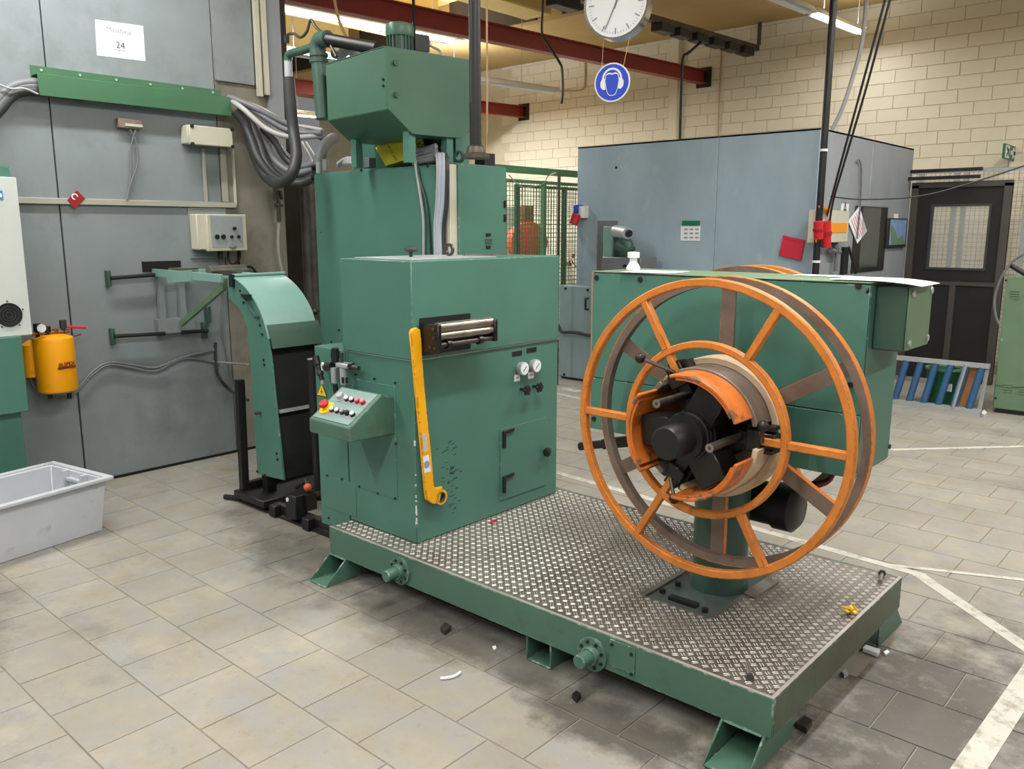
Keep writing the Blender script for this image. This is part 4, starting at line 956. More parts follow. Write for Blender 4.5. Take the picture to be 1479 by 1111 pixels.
strip_sheet([op[5] + V((.01,0,0)), op[6] + V((.012,0,0)), op[6].lerp(op[7], .35) + V((.02,0,0))], LY + .004, LYb + .02, .005, .002, 'cover_flap', 'green_dark', lg)
strip_sheet(op[6:], LY + .014, LYb - .014, .006, -.03, 'belt', 'black_matte', lg)
a = P(369, 458, 'y', LY - .02); b = V((a.x, LYb + .06, a.z))
hr = build(MB().cyl(a, b, .011, n=12), 'hold_down_rod', 'green_dark', lg); build(MB().sphere(b, .02, 12), 'rod_ball', 'black', hr)
build(MB().bar(P(349, 424, 'y', LY - .02), P(369, 458, 'y', LY - .02), .008, .018, (0,1,0)), 'rod_arm', 'green_dark', hr)
a = P(335, 400, 'y', LY - .01); build(MB().cyl(a + V((0,0,.008)), V((a.x, LYb + .02, a.z + .008)), .01, n=10), 'top_edge_rod', 'green_pale', lg)
build(MB().box(a.x - .02, a.x + .012, LY - .02, LY, a.z - .06, a.z + .015), 'corner_clip', 'black', lg)
for px, py in ((347, 420), (352, 437), (376, 470), (379, 483), (381, 520), (382, 527), (400, 655), (401, 664), (372, 681), (383, 686)):
    screw(sp_, px, py, 'y', LY, .008)
build(MB().boxY((348, 425), (358, 431), LY - .03, LY), 'latch', 'black', sp_)
q = P(376, 596, 'y', LY); build(MB().cyl(q, q + V((0,-.035,0)), .01, n=8), 'latch', 'steel_dark', sp_)
build(MB().box(P(397,600,'y',LY).x, P(398,600,'y',LY).x + .02, LY + .02, LYb + .1, P(400,598,'y',LY).z, P(400,594,'y',LY).z), 'cross_bar', 'alu', lg)
# base
by = 2.515; bx0, bx1 = -4.53, -4.2
build(MB().box(bx0, bx1, by, by + .62, .03, .075), 'base_plate', 'black', lg, bevel=.004)
for y_ in (by + .02, by + .5):
    build(MB().box(bx0 - .02, -3.46, y_, y_ + .035, 0, .012), 'floor_rail', 'black', lg); build(MB().box(bx0 + .02, -3.5, y_ + .05, y_ + .09, .012, .05), 'guide_rail', 'steel_dark' if y_ < 2.7 else 'black', lg)
build(MB().cyl((-4.62, by - .01, .015), (-4.5, by + .03, .02), .016, n=10), 'rail_end', 'black', lg)
for px in (397, 445): q = P(px, 742 if px < 420 else 765, 'y', by + .02); build(MB().box(q.x - .03, q.x + .03, by + .0, by + .05, .0, .07), 'rail_clamp', 'black', lg, bevel=.004)
q = P(424, 738, 'y', by + .03); cb = build(MB().box(q.x - .05, q.x + .05, by + .01, by + .09, .03, .17), 'carriage_block', 'black', lg, bevel=.004)
build(MB().box(q.x - .03, q.x - .005, by + .09, by + .6, .13, .155).box(q.x + .01, q.x + .035, by + .09, by + .6, .13, .155), 'carriage_rods', 'steel_dark', cb)
build(MB().cyl((q.x - .02, by + .009, .14), (q.x - .02, by + .004, .14), .012, n=10), 'cap', 'white', cb)
lp = P(353, 705, 'y', by + .05)
build(MB().bar((lp.x, by + .05, .075), (lp.x + .02, by + .05, P(357, 551, 'y', by + .05).z), .045, .04), 'guard_post', 'black', lg)
build(MB().bar((lp.x, by + .05, .1), (lp.x, by + .55, .1), .04, .04), 'guard_rail', 'black', lg)
q = P(388, 718, 'y', LY + .05); build(MB().box(q.x - .03, q.x + .03, LY + .03, LY + .09, .075, .2), 'leg', 'black', lg)
rp0 = P(436, 722, 'y', LY - .0); rp1 = P(430, 516, 'y', LY)
build(MB().cyl((rp0.x, 2.72, .1), (rp0.x - .02, 2.72, P(430, 516, 'y', 2.72).z), .028, n=12), 'guard_tube', 'black', lg)
build(MB().cyl((rp0.x - .02, 2.72, P(430, 516, 'y', 2.72).z), (rp0.x - .021, 2.72, P(430, 514, 'y', 2.72).z), .022, n=12), 'tube_cap', 'alu', lg)
q = P(438, 706, 'y', LY); build(MB().box(q.x - .04, q.x + .04, LY - .01, LY + .06, .07, q.z - .03), 'sensor_block', 'black', lg)
build(MB().sphere(V((q.x, LY + .03, q.z)), .024, 10), 'sensor_ball', 'red_orange', lg)
build(MB().tube(spline([V((q.x - .05, LY + .05, .09)), V((q.x - .12, LY + .1, .2)), V((q.x - .2, LY + .15, .16)), V((q.x - .3, LY + .15, .1))]), .008, 6), 'sensor_cable', 'rubber', lg)

# roller table from the wall slot to the arch
rt_ = thing('roller_table', 'pale green strip roller bracket reaching from the wall slot to the arched guide', 'roller table', P(262, 470, 'x', WX))
build(MB().boxX((205, 378), (262, 391), WX, WX + .006), 'wall_slot', 'black_matte', rt_)
ty0, ty1 = 2.60, 2.80
for y_ in (ty0, ty1 + .02):
    build(MB().bar((WX + .02, y_, 1.36), (-4.66, y_, 1.355), .02, .05), 'side_rail', 'green_pale', rt_, bevel=.002)
build(MB().cyl((-5.36, ty0 + .02, 1.375), (-5.36, ty1 + .02, 1.375), .022, n=14), 'roller', 'chrome', rt_)
build(MB().cyl((-4.82, ty0 - .0, 1.395), (-4.82, ty1 + .05, 1.395), .032, n=18), 'roller', 'steel', rt_)
build(MB().bar((-5.3, ty0 - .02, 1.34), (-5.0, ty0 - .02, 1.36), .02, .07), 'bearing_plate', 'green_pale', rt_)
for y_ in (P(232, 430, 'x', WX + .03).y, P(262, 430, 'x', WX + .03).y):
    build(MB().box(WX + .01, WX + .05, y_ - .02, y_ + .02, P(240, 470, 'x', WX + .05).z, 1.36), 'wall_upright', 'grey_panel', rt_)
build(MB().bar(P(262, 468, 'x', WX + .08), P(336, 404, 'y', 2.72), .025, .035), 'brace', 'green_olive', rt_)
for (u0, v0), (u1, v1) in (((160, 402), (226, 397)), ((165, 486), (238, 482)), ((262, 480), (300, 478))):
    build(MB().cyl(P(u0, v0, 'x', WX + .06), P(u1, v1, 'x', WX + .06), .013, n=8), 'adjusting_rod', 'black', rt_)
for px, py in ((159, 403), (165, 487), (298, 478), (303, 455)):
    build(MB().boxX((px - 4, py - 12), (px + 3, py + 11), WX + .0, WX + .05), 'wall_clamp', 'green_dark', rt_, bevel=.003)
build(MB().boxX((228, 462), (282, 478), WX + .0, WX + .06), 'foot_bracket', 'grey_panel', rt_)

# ================================================================== THINGS ON THE LEFT WALL
pa_ = thing('machine_sign', 'white paper sheet reading Maschine 24 taped high on the grey wall', 'sign', P(173, 58, 'x', WX + .002))
build(MB().prism([P(u, v_, 'x', WX + .001) for u, v_ in ((137, 28), (206.5, 37.5), (210, 88.5), (140, 80))], (.001, 0, 0)), 'sheet', 'paper', pa_)
rgt = V((0, 1, 0)); upz = V((0, 0, 1))
text('Maschine', 'faded_lettering', 'ink_faded', pa_, P(172, 45, 'x', WX + .0025), rgt, upz, .042, .0003)
tn = text('24', 'number', 'ink', pa_, P(174, 66, 'x', WX + .0025), rgt, upz, .058, .0003)
build(MB().boxX((167, 72), (181, 73.5), WX + .002, WX + .0026), 'underline', 'ink', pa_)
dt = thing('cable_duct', 'long green sheet-metal cable duct with screwed flange on the grey wall', 'duct', P(190, 150, 'x', WX))
ya, yb2 = P(43, 98, 'x', WX).y, P(318, 130, 'x', WX).y; za, zb_ = 2.50, 2.60
fl_ = build(MB().box(WX, WX + .004, ya, yb2, za, zb_), 'flange', 'green_duct', dt)
build(MB().box(WX + .09, WX + .095, P(55,118,'x',WX+.095).y, P(333,140,'x',WX+.095).y, 2.42, 2.545).box(WX + .004, WX + .09, P(55,118,'x',WX+.095).y, P(333,140,'x',WX+.095).y, 2.54, 2.545), 'front_cover', 'green_duct', dt, bevel=.002)
for k in range(6): q = V((WX + .004, ya + .06 + (yb2 - ya - .12)*k/5, 2.578)); build(MB().cyl(q, q + V((.005,0,0)), .008, n=7), 'screw', 'alu', fl_)
# hoses entering the duct from the left
for k, (yv, m, r, lab) in enumerate(((118, 'hose_grey', .026, 'grey hose curving into the left end of the green duct, uppermost'), (124, 'hose_grey', .026, 'grey hose curving into the left end of the green duct, middle one'), (131, 'rubber', .03, 'thick dark hose curving into the left end of the green duct, lowest'))):
    cable('duct_hose', lab, pp((-46, 262, 'x', WX + .08 + .06*k), (-40, 215 + 4*k, 'x', WX + .08 + .03*k), (-24, 172 + 8*k, 'x', WX + .08), (0, 140 + 9*k, 'x', WX + .07), (22, yv + 5, 'x', WX + .06), (58, yv + 1, 'x', WX + .05), (120, yv + 8, 'x', WX + .05)), r, m, 'hose', n=10)
cable('cable_tie_wire', 'thin white wire slung round the hoses at the duct end', pp((-5, 120, 'x', WX + .11), (15, 128, 'x', WX + .11), (35, 128, 'x', WX + .1), (55, 136, 'x', WX + .1)), .006, 'cable_light')
# junction boxes, conduits
jb = thing('junction_box', 'beige grey terminal box with corner screws on the wall below the duct end', 'box', P(305, 215, 'x', WX))
build(MB().boxX((270, 180), (335, 212), WX, WX + .1), 'box_body', 'box_cream', jb, bevel=.006)
build(MB().boxX((273, 180), (337, 213), WX + .1, WX + .125), 'cover', 'box_cream', jb, bevel=.004)
for px, py in ((277, 182), (335, 187), (278, 208), (336, 212)): screw(jb, px, py, 'x', WX + .125, .014)
sb_ = thing('small_socket', 'small brown socket box with hanging wires on the grey wall', 'socket', P(190, 190, 'x', WX))
build(MB().boxX((171, 170), (206, 187), WX, WX + .05), 'socket_body', 'socket_brown', sb_, bevel=.004); build(MB().boxX((181, 178), (206, 184), WX + .05, WX + .055), 'socket_lip', 'box_cream', sb_)
cable('socket_wire', 'thin grey wire hanging from the brown socket to the conduit', pp((187, 186, 'x', WX + .04), (196, 204, 'x', WX + .03), (199, 235, 'x', WX + .03), (190, 262, 'x', WX + .03), (183, 288, 'x', WX + .03)), .006, 'hose_grey')
cable('socket_wire', 'second grey wire hanging straighter from the brown socket', pp((196, 187, 'x', WX + .04), (189, 215, 'x', WX + .02), (189, 250, 'x', WX + .02), (183, 288, 'x', WX + .02)), .006, 'hose_grey')
cdt = thing('cable_conduit', 'flat grey conduit running level along the grey wall', 'conduit', P(180, 292, 'x', WX))
build(MB().box(WX, WX + .025, P(-30, 290, 'x', WX).y, P(342, 294, 'x', WX + .025).y, P(180, 297, 'x', WX + .025).z, P(180, 288.5, 'x', WX + .025).z), 'level_run', 'conduit', cdt, bevel=.003)
build(MB().boxX((292, 214), (301, 292), WX, WX + .02).boxX((318, 214), (331, 292), WX, WX + .012), 'vertical_run', 'conduit', cdt, bevel=.003)
build(MB().boxX((336, 208), (343, 296), WX, WX + .03), 'vertical_run', 'box_cream', cdt, bevel=.003)
ds = thing('hydrant_sign', 'small red diamond fire sign half behind the level conduit', 'sign', P(110, 300, 'x', WX))
build(MB().prism([P(u, v_, 'x', WX + .0255) for u, v_ in ((111, 275), (123, 287), (108, 302), (97, 289))], (.002, 0, 0)), 'plate', 'red_dark', ds)
q = P(108, 284, 'x', WX + .0286); build(MB().arc(q, (1,0,0), (0,1,0), .012, .02, 0, .001, 0, 270, 14), 'white_symbol', 'white', ds)
pbx = thing('push_button_box', 'old beige control box with black buttons and key on the wall under the conduit', 'control box', P(315, 360, 'x', WX))
build(MB().boxX((271, 300), (330, 372), WX, WX + .012), 'back_plate', 'grey_panel', pbx)
build(MB().boxX((283, 309), (345, 360), WX + .012, WX + .11), 'box_body', 'box_cream', pbx, bevel=.008, segs=2)
fr_ = build(MB().boxX((298, 309), (358, 362), WX + .11, WX + .15), 'box_front', 'box_cream', pbx, bevel=.006, segs=2)
build(MB().boxX((303, 312), (352, 357), WX + .15, WX + .152), 'face', 'alu', fr_)
for px, py, r in ((313, 342, .016), (322, 342, .016), (334, 342, .011), (344, 342, .011), (338, 330, .012)):
    q = P(px, py, 'x', WX + .152); build(MB().cyl(q, q + V((.014,0,0)), r, n=10), 'button', 'black', fr_)
q = P(333, 355, 'x', WX + .152); build(MB().cyl(q, q + V((.05,.01,-.01)), .012, n=10), 'key_switch', 'chrome', fr_)
build(MB().cyl(P(318, 362, 'x', WX + .08), P(318, 374, 'x', WX + .08), .018, n=10), 'cable_gland', 'black', pbx)
cable('control_cable', 'black cable hanging in a loop below the beige control box', pp((330, 362, 'x', WX + .08), (330, 376, 'x', WX + .08), (338, 382, 'x', WX + .1), (346, 372, 'x', WX + .08), (346, 361, 'x', WX + .08)), .008, 'black')
cable('control_cable', 'black cable running from the control box towards the tall cabinet', pp((344, 362, 'x', WX + .08), (345, 380, 'x', WX + .06), (350, 387, 'x', WX + .06), (363, 386, 'x', WX + .06), (373, 400, 'x', WX + .05)), .009, 'black')
# white conduits high on the panel edge and pipe below
for k, (u0, u1, v1) in enumerate(((367.5, 374, 140), (377.5, 384, 138))):
    t1 = P(u1, v1, 'x', WX + .02); single(MB().box(WX + .02, WX + .05, t1.y - .02, t1.y + .02, t1.z, 4.3), 'white_conduit', 'box_cream', ('first' if k == 0 else 'second') + ' of two upright white conduits at the grey wall end, counted from the paper sign', 'conduit', bevel=.003)
single(MB().box(WX - .03, WX - .01, 3.69, 3.75, 2.2, 4.3), 'rust_strip', 'brown_plate', 'narrow rusty brown upright strip at the end of the grey wall', 'trim')
vp = thing('wall_valve', 'small dark valve fitting on the concrete column under the hose bundle', 'valve', P(402, 310, 'x', WX))
for (a, b, r) in (((398, 272), (399, 290), .02), ((404, 275), (407, 288), .015), ((397, 296), (408, 296), .014), ((402, 290), (403, 320), .016)): build(MB().cyl(P(*a, 'x', WX + .05), P(*b, 'x', WX + .05), r, n=8), 'fitting', 'steel_dark', vp)
cable('wall_pipe', 'thin beige pipe running down the stained concrete from the valve', pp((403, 320, 'x', WX + .03), (402, 360, 'x', WX + .03), (408, 395, 'x', WX + .03)), .01, 'conduit', 'pipe')
cable('wall_pipe', 'thin dark cable running down the stained concrete to the floor', pp((318, 372, 'x', WX + .02), (322, 430, 'x', WX + .02), (320, 480, 'x', WX + .02), (337, 560, 'x', WX + .02), (344, 645, 'x', WX + .02)), .006, 'hose_grey', 'pipe')
# hose bundle sweeping from the duct end to the tall cabinet
BL_ = [('hose_grey', .022, [(330,140),(360,152),(400,172),(440,190),(470,200)]), ('cable_light', .018, [(335,146),(352,158),(385,186),(420,198),(468,196)]), ('hose_grey', .02, [(345,146),(375,165),(410,186),(440,192),(465,192)]),
       ('cable_light', .014, [(352,147),(380,158),(415,178),(445,184),(466,188)]), ('rubber', .03, [(350,170),(362,200),(374,230),(398,258),(430,265),(452,258)]), ('rubber', .03, [(360,172),(374,205),(384,235),(410,260),(440,262),(455,252)]),
       ('hose_grey', .024, [(372,190),(385,212),(400,235),(425,250),(452,244)]), ('rubber', .026, [(380,186),(398,206),(412,228),(436,246),(458,240)]), ('hose_grey', .02, [(392,198),(410,220),(430,240),(455,236)]), ('cable_light', .01, [(436,206),(444,220),(452,235),(462,232)]), ('cable_light', .01, [(442,206),(452,222),(462,238),(466,232)])]
HL = ('grey hose lying lowest of the upper strand', 'pale cable hugging the underside of the upper strand', 'grey hose in the middle of the upper strand', 'thin pale cable on top of the upper strand', 'thick dark hose hanging deepest in the sagging bundle', 'thick dark hose second deepest in the sagging bundle', 'grey hose inside the loop of the sagging bundle', 'dark ribbed hose crossing the middle of the sagging bundle', 'slim grey hose uppermost in the sagging bundle', 'thin pale wire outermost beside the corrugated hose', 'thin pale wire innermost beside the corrugated hose')
for k, (m, r, pts_) in enumerate(BL_):
    n_ = len(pts_); pl = []
    for i, (u, v_) in enumerate(pts_):
        f = i/(n_ - 1); pl.append(P(u, v_, 'y', 3.25 + .0*f) if False else P(u, v_, 'x', WX + .06 + .5*f + .02*(k % 3)))
    cable('bundle_hose', HL[k] + ' between wall duct and tall cabinet', pl, r, m, 'hose', n=10)
# yellow pressure tank
YX = WX + .135
yt = thing('pressure_tank', 'yellow pressure tank with gauge and red lever valve on the grey wall', 'tank', P(84, 565, 'x', YX))
tc0 = P(84, 563, 'x', YX); tc1 = P(80, 487, 'x', YX); tr = (P(114, 525, 'x', YX).y - P(52, 525, 'x', YX).y)/2 * .93; th_ = tc1.z - tc0.z
tb_ = build(MB().lathe(tc0, (0,0,1), [(tr*.8,-.012),(tr*.97,0),(tr,.012),(tr,th_-.012),(tr*.97,th_),(tr*.55,th_+.018),(0,th_+.022)], 40), 'tank_shell', 'yellow_tank', yt)
tb_.location.x = 0
build(MB().lathe(tc0 + V((-.07,-.11,.09)), (0,0,1), [(tr*.45,0),(tr*.45,th_-.13),(0,th_-.1)], 20), 'side_vessel', 'yellow_tank', yt)
build(MB().box(WX, WX + .02, tc0.y - .05, tc0.y + .05, tc0.z, tc0.z + th_ - .03), 'wall_bracket', 'steel_dark', yt)
fr2 = tc0 + V((tr*.72, tr*.71, th_*.5)); ndir = V((.72,.7,0)).normalized(); rdir = V((-ndir.y, ndir.x, 0))
for dz, s_ in ((.0, .03), (-.02, .03)):
    c0 = tc0 + V((tr*math.cos(math.radians(12)), tr*math.sin(math.radians(12)), th_*.52 + dz)); nn_ = V((math.cos(math.radians(12)), math.sin(math.radians(12)), 0))
    if dz == 0: text('BLSPEX', 'brand_print', 'ink_red', yt, c0 + nn_*.003, V((-nn_.y, nn_.x, 0)), upz, .032, .002)
    else: build(MB().obox(c0 + nn_*.0, V((-nn_.y, nn_.x, 0))*.055, (0,0,.007), nn_*.003), 'print_bar', 'ink_red', yt)
tz = tc0.z + th_
for px, r, h_, m in ((54, .02, .09, 'black'), (68, .022, .07, 'black'), (92, .02, .1, 'rubber'), (80, .016, .05, 'brass')):
    q = P(px, 480, 'x', YX); build(MB().cyl((q.x, q.y, tz), (q.x, q.y, tz + h_*.5), r*.6, n=10).cyl((q.x, q.y, tz + h_*.5), (q.x, q.y, tz + h_), r, n=12), 'top_fitting', m, yt)
build(MB().tube([P(46, 482, 'x', YX), P(100, 478, 'x', YX)], .012, 8), 'manifold', 'brass', yt)
q = P(60, 474, 'x', YX + .05); build(MB().lathe(q, V((.9,-.3,0)), [(.024,0),(.024,.02),(0,.02)], 20), 'pressure_gauge', 'white', yt)
build(MB().cyl(P(96, 472, 'x', YX + .03), P(124, 473, 'x', YX + .03), .009, n=8), 'lever_handle', 'red_folder', yt)
build(MB().cyl(P(103, 487, 'x', YX + .03), P(117, 483, 'x', YX + .03), .004, n=6), 'vent_pin', 'black', yt)
for px in (72, 100): q = P(px, 568, 'x', YX); build(MB().cyl(q, q + V((0,0,-.035)), .014, n=8), 'bottom_fitting', 'black', yt)
for k in range(2):
    cable('air_hose', ('upper' if k else 'lower') + ' of two thin grey hoses running along the wall from the yellow tank', pp((45, 500, 'x', WX + .06), (44, 545, 'x', WX + .06), (62, 570 - 2*k, 'x', WX + .06), (100, 574 - 3*k, 'x', WX + .05), (135, 540 - 4*k, 'x', WX + .03), (158, 527 - 3*k, 'x', WX + .03), (190, 531 - 4*k, 'x', WX + .03), (225, 536 - 5*k, 'x', WX + .03), (265, 518 - 2*k, 'x', WX + .03), (312, 505 + (18 if k == 0 else 0), 'x', WX + .03)) + ([P(360, 527, 'x', WX + .2)] if k == 0 else []), .008, 'hose_grey', 'hose')
cable('air_hose', 'dark hose hanging from the wall tee to the arched guide', pp((311, 495, 'x', WX + .03), (312, 530, 'x', WX + .03), (318, 548, 'x', WX + .04), (335, 565, 'x', WX + .1), (358, 578, 'y', 2.66)), .011, 'rubber', 'hose')

# ================================================================== CABINET AT LEFT EDGE, BIN
lc = thing('switch_cabinet', 'light grey switch cabinet door with round fan on a green base by the wall', 'cabinet', (-5.3, 1.4, 0))
fx = -5.27
yr = P(35.5, 370, 'x', fx).y
z1, z0 = P(20, 256, 'x', fx).z, P(20, 486, 'x', fx).z
build(MB().box(WX + .01, fx - .03, .7, yr - .02, z0, z1 + .06), 'carcass', 'green', lc, bevel=.004)
dl = build(MB().box(fx - .03, fx, .7, yr, z0, z1), 'door', 'cab_white', lc, bevel=.004)
q = P(13, 455, 'x', fx); build(MB().lathe(q, (1,0,0), [(.068,0),(.068,.006),(.05,.004),(0,.004)], 36), 'fan_grille', 'black', dl)
for k in range(3): build(MB().arc(q, (1,0,0), (0,1,0), .015 + .016*k, .019 + .016*k, .004, .008, n=24), 'grille_ring', 'rubber', dl)
for k in range(5): an = math.radians(72*k + 20); c0 = q + V((0, math.cos(an)*.078, math.sin(an)*.078)); build(MB().cyl(c0, c0 + V((.004,0,0)), .005, n=6), 'screw', 'steel_dark', dl)
build(MB().boxX((-10, 275), (5, 289), fx, fx + .002), 'blue_label', 'blue_logo', dl)
build(MB().boxX((-4, 279), (3, 285), fx + .002, fx + .003), 'label_field', 'white', dl)
build(MB().box(WX + .01, fx + .035, .7, P(42, 590, 'x', fx + .035).y, P(42, 594, 'x', fx + .035).z, z0), 'base_upper', 'green', lc, bevel=.004)
build(MB().box(WX + .01, fx - .02, .7, P(38, 660, 'x', fx - .02).y, 0, P(42, 594, 'x', fx + .035).z), 'base_lower', 'green', lc, bevel=.004)
# bin
bn = thing('storage_bin', 'open light grey plastic bin standing on the floor before the grey wall', 'bin', (-4.9, 1.4, 0))
K = V((-4.60, 1.80, 0)); d_ = V((-.18, .984, 0)).normalized(); w_ = V((-d_.y, d_.x, 0)); BLn, BWd, BHh = .82, .52, .30
def bq(a, b, z): return K - d_*a + w_*b + V((0,0,z))
def wallq(a0, b0, a1, b1, fl):
    pass
mb = MB(); ins = .012; tp = .03
outb = [(tp, tp), (BLn - tp, tp), (BLn - tp, BWd - tp), (tp, BWd - tp)]; outt = [(0, 0), (BLn, 0), (BLn, BWd), (0, BWd)]
inb = [(tp+ins, tp+ins), (BLn-tp-ins, tp+ins), (BLn-tp-ins, BWd-tp-ins), (tp+ins, BWd-tp-ins)]; intp = [(ins, ins), (BLn-ins, ins), (BLn-ins, BWd-ins), (ins, BWd-ins)]
vs = [bq(a, b, 0) for a, b in outb] + [bq(a, b, BHh) for a, b in outt] + [bq(a, b, BHh) for a, b in intp] + [bq(a, b, .012) for a, b in inb]
fs = [[3,2,1,0]]
for k in range(4):
    j = (k+1) % 4; fs += [[k, j, 4+j, 4+k], [4+k, 4+j, 8+j, 8+k], [8+k, 8+j, 12+j, 12+k]]
fs += [[12,13,14,15]]
build(mb.add(vs, fs), 'bin_body', 'bin_grey', bn, bevel=.004)
mb = MB(); o_ = .03
for (a0, b0), (a1, b1) in (((-o_, -o_), (BLn+o_, .004)), ((-o_, BWd-.004), (BLn+o_, BWd+o_)), ((-o_, .004), (.004, BWd-.004)), ((BLn-.004, .004), (BLn+o_, BWd-.004))):
    mb.obox((bq(a0,b0,BHh) + bq(a1,b1,BHh))/2 + V((0,0,.001)), d_*(a1-a0)/2, w_*(b1-b0)/2, (0,0,.011))
build(mb, 'rim', 'bin_grey', bn, bevel=.006, segs=2)
for b_ in (.16, .34): build(MB().obox(bq(.03, b_, .16), d_*.02, w_*.012, (0,0,.14)), 'handle_rib', 'bin_grey', bn)
build(MB().obox(bq(.02, .25, .255), d_*.022, w_*.07, (0,0,.008)), 'handle_ledge', 'bin_grey', bn)

# ================================================================== GREY BOOTH
BXl, BXr, BY0, BY1, BZ = -5.65, -3.0, 7.4, 10.0, 2.515
bo = thing('sound_booth', 'large blue-grey sheet steel sound booth standing before the cream wall', 'booth', ((BXl+BXr)/2, (BY0+BY1)/2, 0))
build(MB().box(BXl + .03, BXr - .03, BY0 + .03, BY1 - .03, 0, BZ - .02), 'core', 'galv_side', bo)
xs_ = P(1034, 300, 'y', BY0).x
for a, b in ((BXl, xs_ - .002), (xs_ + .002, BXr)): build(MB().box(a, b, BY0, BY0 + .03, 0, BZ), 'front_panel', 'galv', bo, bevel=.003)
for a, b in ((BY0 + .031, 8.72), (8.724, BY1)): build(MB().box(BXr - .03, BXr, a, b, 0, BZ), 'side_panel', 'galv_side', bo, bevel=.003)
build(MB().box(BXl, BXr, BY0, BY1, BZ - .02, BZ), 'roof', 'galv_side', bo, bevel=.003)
wn = build(MB().boxX((1237, 297), (1276, 390), BXr, BXr + .012), 'window_frame', 'black', bo, bevel=.03, segs=4)
wy0, wz0, wy1, wz1 = P(1240,388,'x',BXr+.012).y, P(1240,388,'x',BXr+.012).z, P(1273,300,'x',BXr+.012).y, P(1273,300,'x',BXr+.012).z
build(MB().box(BXr + .012, BXr + .014, wy0, wy1, wz0, wz1), 'window_pane', 'glass_dark', wn)
q = P(890, 242, 'y', BY0); build(MB().cyl(q, q + V((0,-.003,0)), .014, n=10), 'hole', 'black_matte', bo)
for py in (330, 345, 375): q = P(1033, py, 'y', BY0); build(MB().cyl(q, q + V((0,-.004,0)), .008, n=6), 'rivet', 'alu', bo)
rc_ = build(MB().boxY((863, 319), (889, 440), BY0 - .004, BY0), 'hatch', 'hose_grey', bo)
# notices on the booth
nt_ = thing('notice_holder', 'white notice in a dark green clip holder on the booth front', 'notice', P(996, 348, 'y', BY0))
build(MB().boxY((983.5, 326), (1010.5, 348), BY0 - .006, BY0 - .001), 'sheet', 'paper', nt_); build(MB().boxY((985, 319), (1010, 326), BY0 - .012, BY0 - .001), 'clip', 'sign_green', nt_)
for r_ in range(3):
    for c_ in range(3): build(MB().boxY((988 + 8*c_, 330 + 6*r_), (993 + 8*c_, 332.5 + 6*r_), BY0 - .0068, BY0 - .006), 'print_line', 'ink_grey', nt_)
rf = [P(u, v_, 'y', BY0 - .03) for u, v_ in ((1131, 340), (1162, 347), (1156, 377), (1124, 369))]
rd = thing('red_folder', 'red plastic folder hanging askew on the booth front near its corner', 'folder', rf[3])
build(MB().prism(rf, (0, .025, 0)), 'folder_body', 'red_folder', rd, bevel=.006, segs=2)
build(MB().prism([rf[0] + V((0,-.004,0)), rf[1] + V((0,-.004,0)), rf[1].lerp(rf[2], .12) + V((0,-.004,0)), rf[0].lerp(rf[3], .12) + V((0,-.004,0))], (0, .004, 0)), 'folder_flap', 'red_folder', rd)
tb2 = thing('wall_tablet', 'black framed screen showing a mountain picture on the booth side', 'screen', P(1296, 356, 'x', BXr))
build(MB().boxX((1283, 315), (1308, 357), BXr, BXr + .03), 'frame', 'black', tb2, bevel=.004); build(MB().boxX((1287, 317), (1307, 353), BXr + .03, BXr + .032), 'screen', 'photo_blue', tb2)
mp_ = [P(u, v_, 'x', BXr + .0325) for u, v_ in ((1287, 353), (1287, 325), (1292, 330), (1297, 345), (1304, 340), (1307, 353))]
build(MB().prism(mp_, (.0006, 0, 0)), 'mountain', 'green_olive', tb2); build(MB().boxX((1293, 309), (1297, 316), BXr, BXr + .01), 'hook', 'white', tb2)
dn = [P(u, v_, 'x', BXr + .012) for u, v_ in ((1241, 298), (1252, 334), (1238, 352), (1225, 319))]
dno = thing('diamond_notice', 'white printed sheet hung cornerwise beside the booth window', 'notice', dn[2])
build(MB().prism(dn, (.002, 0, 0)), 'sheet', 'paper', dno)
for f in (.2, .35, .5, .65, .8):
    a, b = dn[0].lerp(dn[3], f), dn[1].lerp(dn[2], f); build(MB().bar(a.lerp(b, .1) + V((.0025,0,0)), a.lerp(b, .9) + V((.0025,0,0)), .012, .001, (1,0,0)), 'print_line', 'pink', dno)
lt = thing('letter_sticker', 'small white sticker with the letter A on the booth side', 'sticker', P(1220, 312, 'x', BXr))
build(MB().boxX((1215.5, 294), (1225, 313), BXr, BXr + .002), 'sheet', 'white', lt); text('A', 'letter', 'ink', lt, P(1220.5, 302, 'x', BXr + .0026), rgt, upz, .16, .0004)
eb = thing('socket_distributor', 'white socket box with orange stripe and red plugs at the booth corner', 'socket', P(1203, 350, 'x', BXr))
build(MB().boxX((1183, 303), (1224, 350), BXr, BXr + .09), 'box_body', 'box_cream', eb, bevel=.006)
build(MB().boxX((1199, 322), (1223, 336), BXr + .09, BXr + .095), 'orange_stripe', 'orange_plastic', eb)
build(MB().prism([P(u, v_, 'x', BXr + .095) for u, v_ in ((1182, 297), (1200, 301), (1199, 305), (1188, 306), (1183, 316))], (.01, 0, 0)), 'orange_cover', 'orange_plastic', eb)
build(MB().boxX((1181, 322), (1192, 350), BXr + .09, BXr + .1), 'orange_base', 'orange_plastic', eb)
for (u0, v0, u1, v1) in ((1177, 320, 1187, 345), (1189, 320, 1198, 357)):
    a, b = P((u0+u1)/2, v0, 'x', BXr + .16), P((u0+u1)/2, v1, 'x', BXr + .16); build(MB().cyl(a, b, .04, n=14), 'red_plug', 'red', eb); build(MB().cyl(a.lerp(b, .4), a.lerp(b, .55), .046, n=14), 'plug_ring', 'red_dark', eb)
sbx = MB()
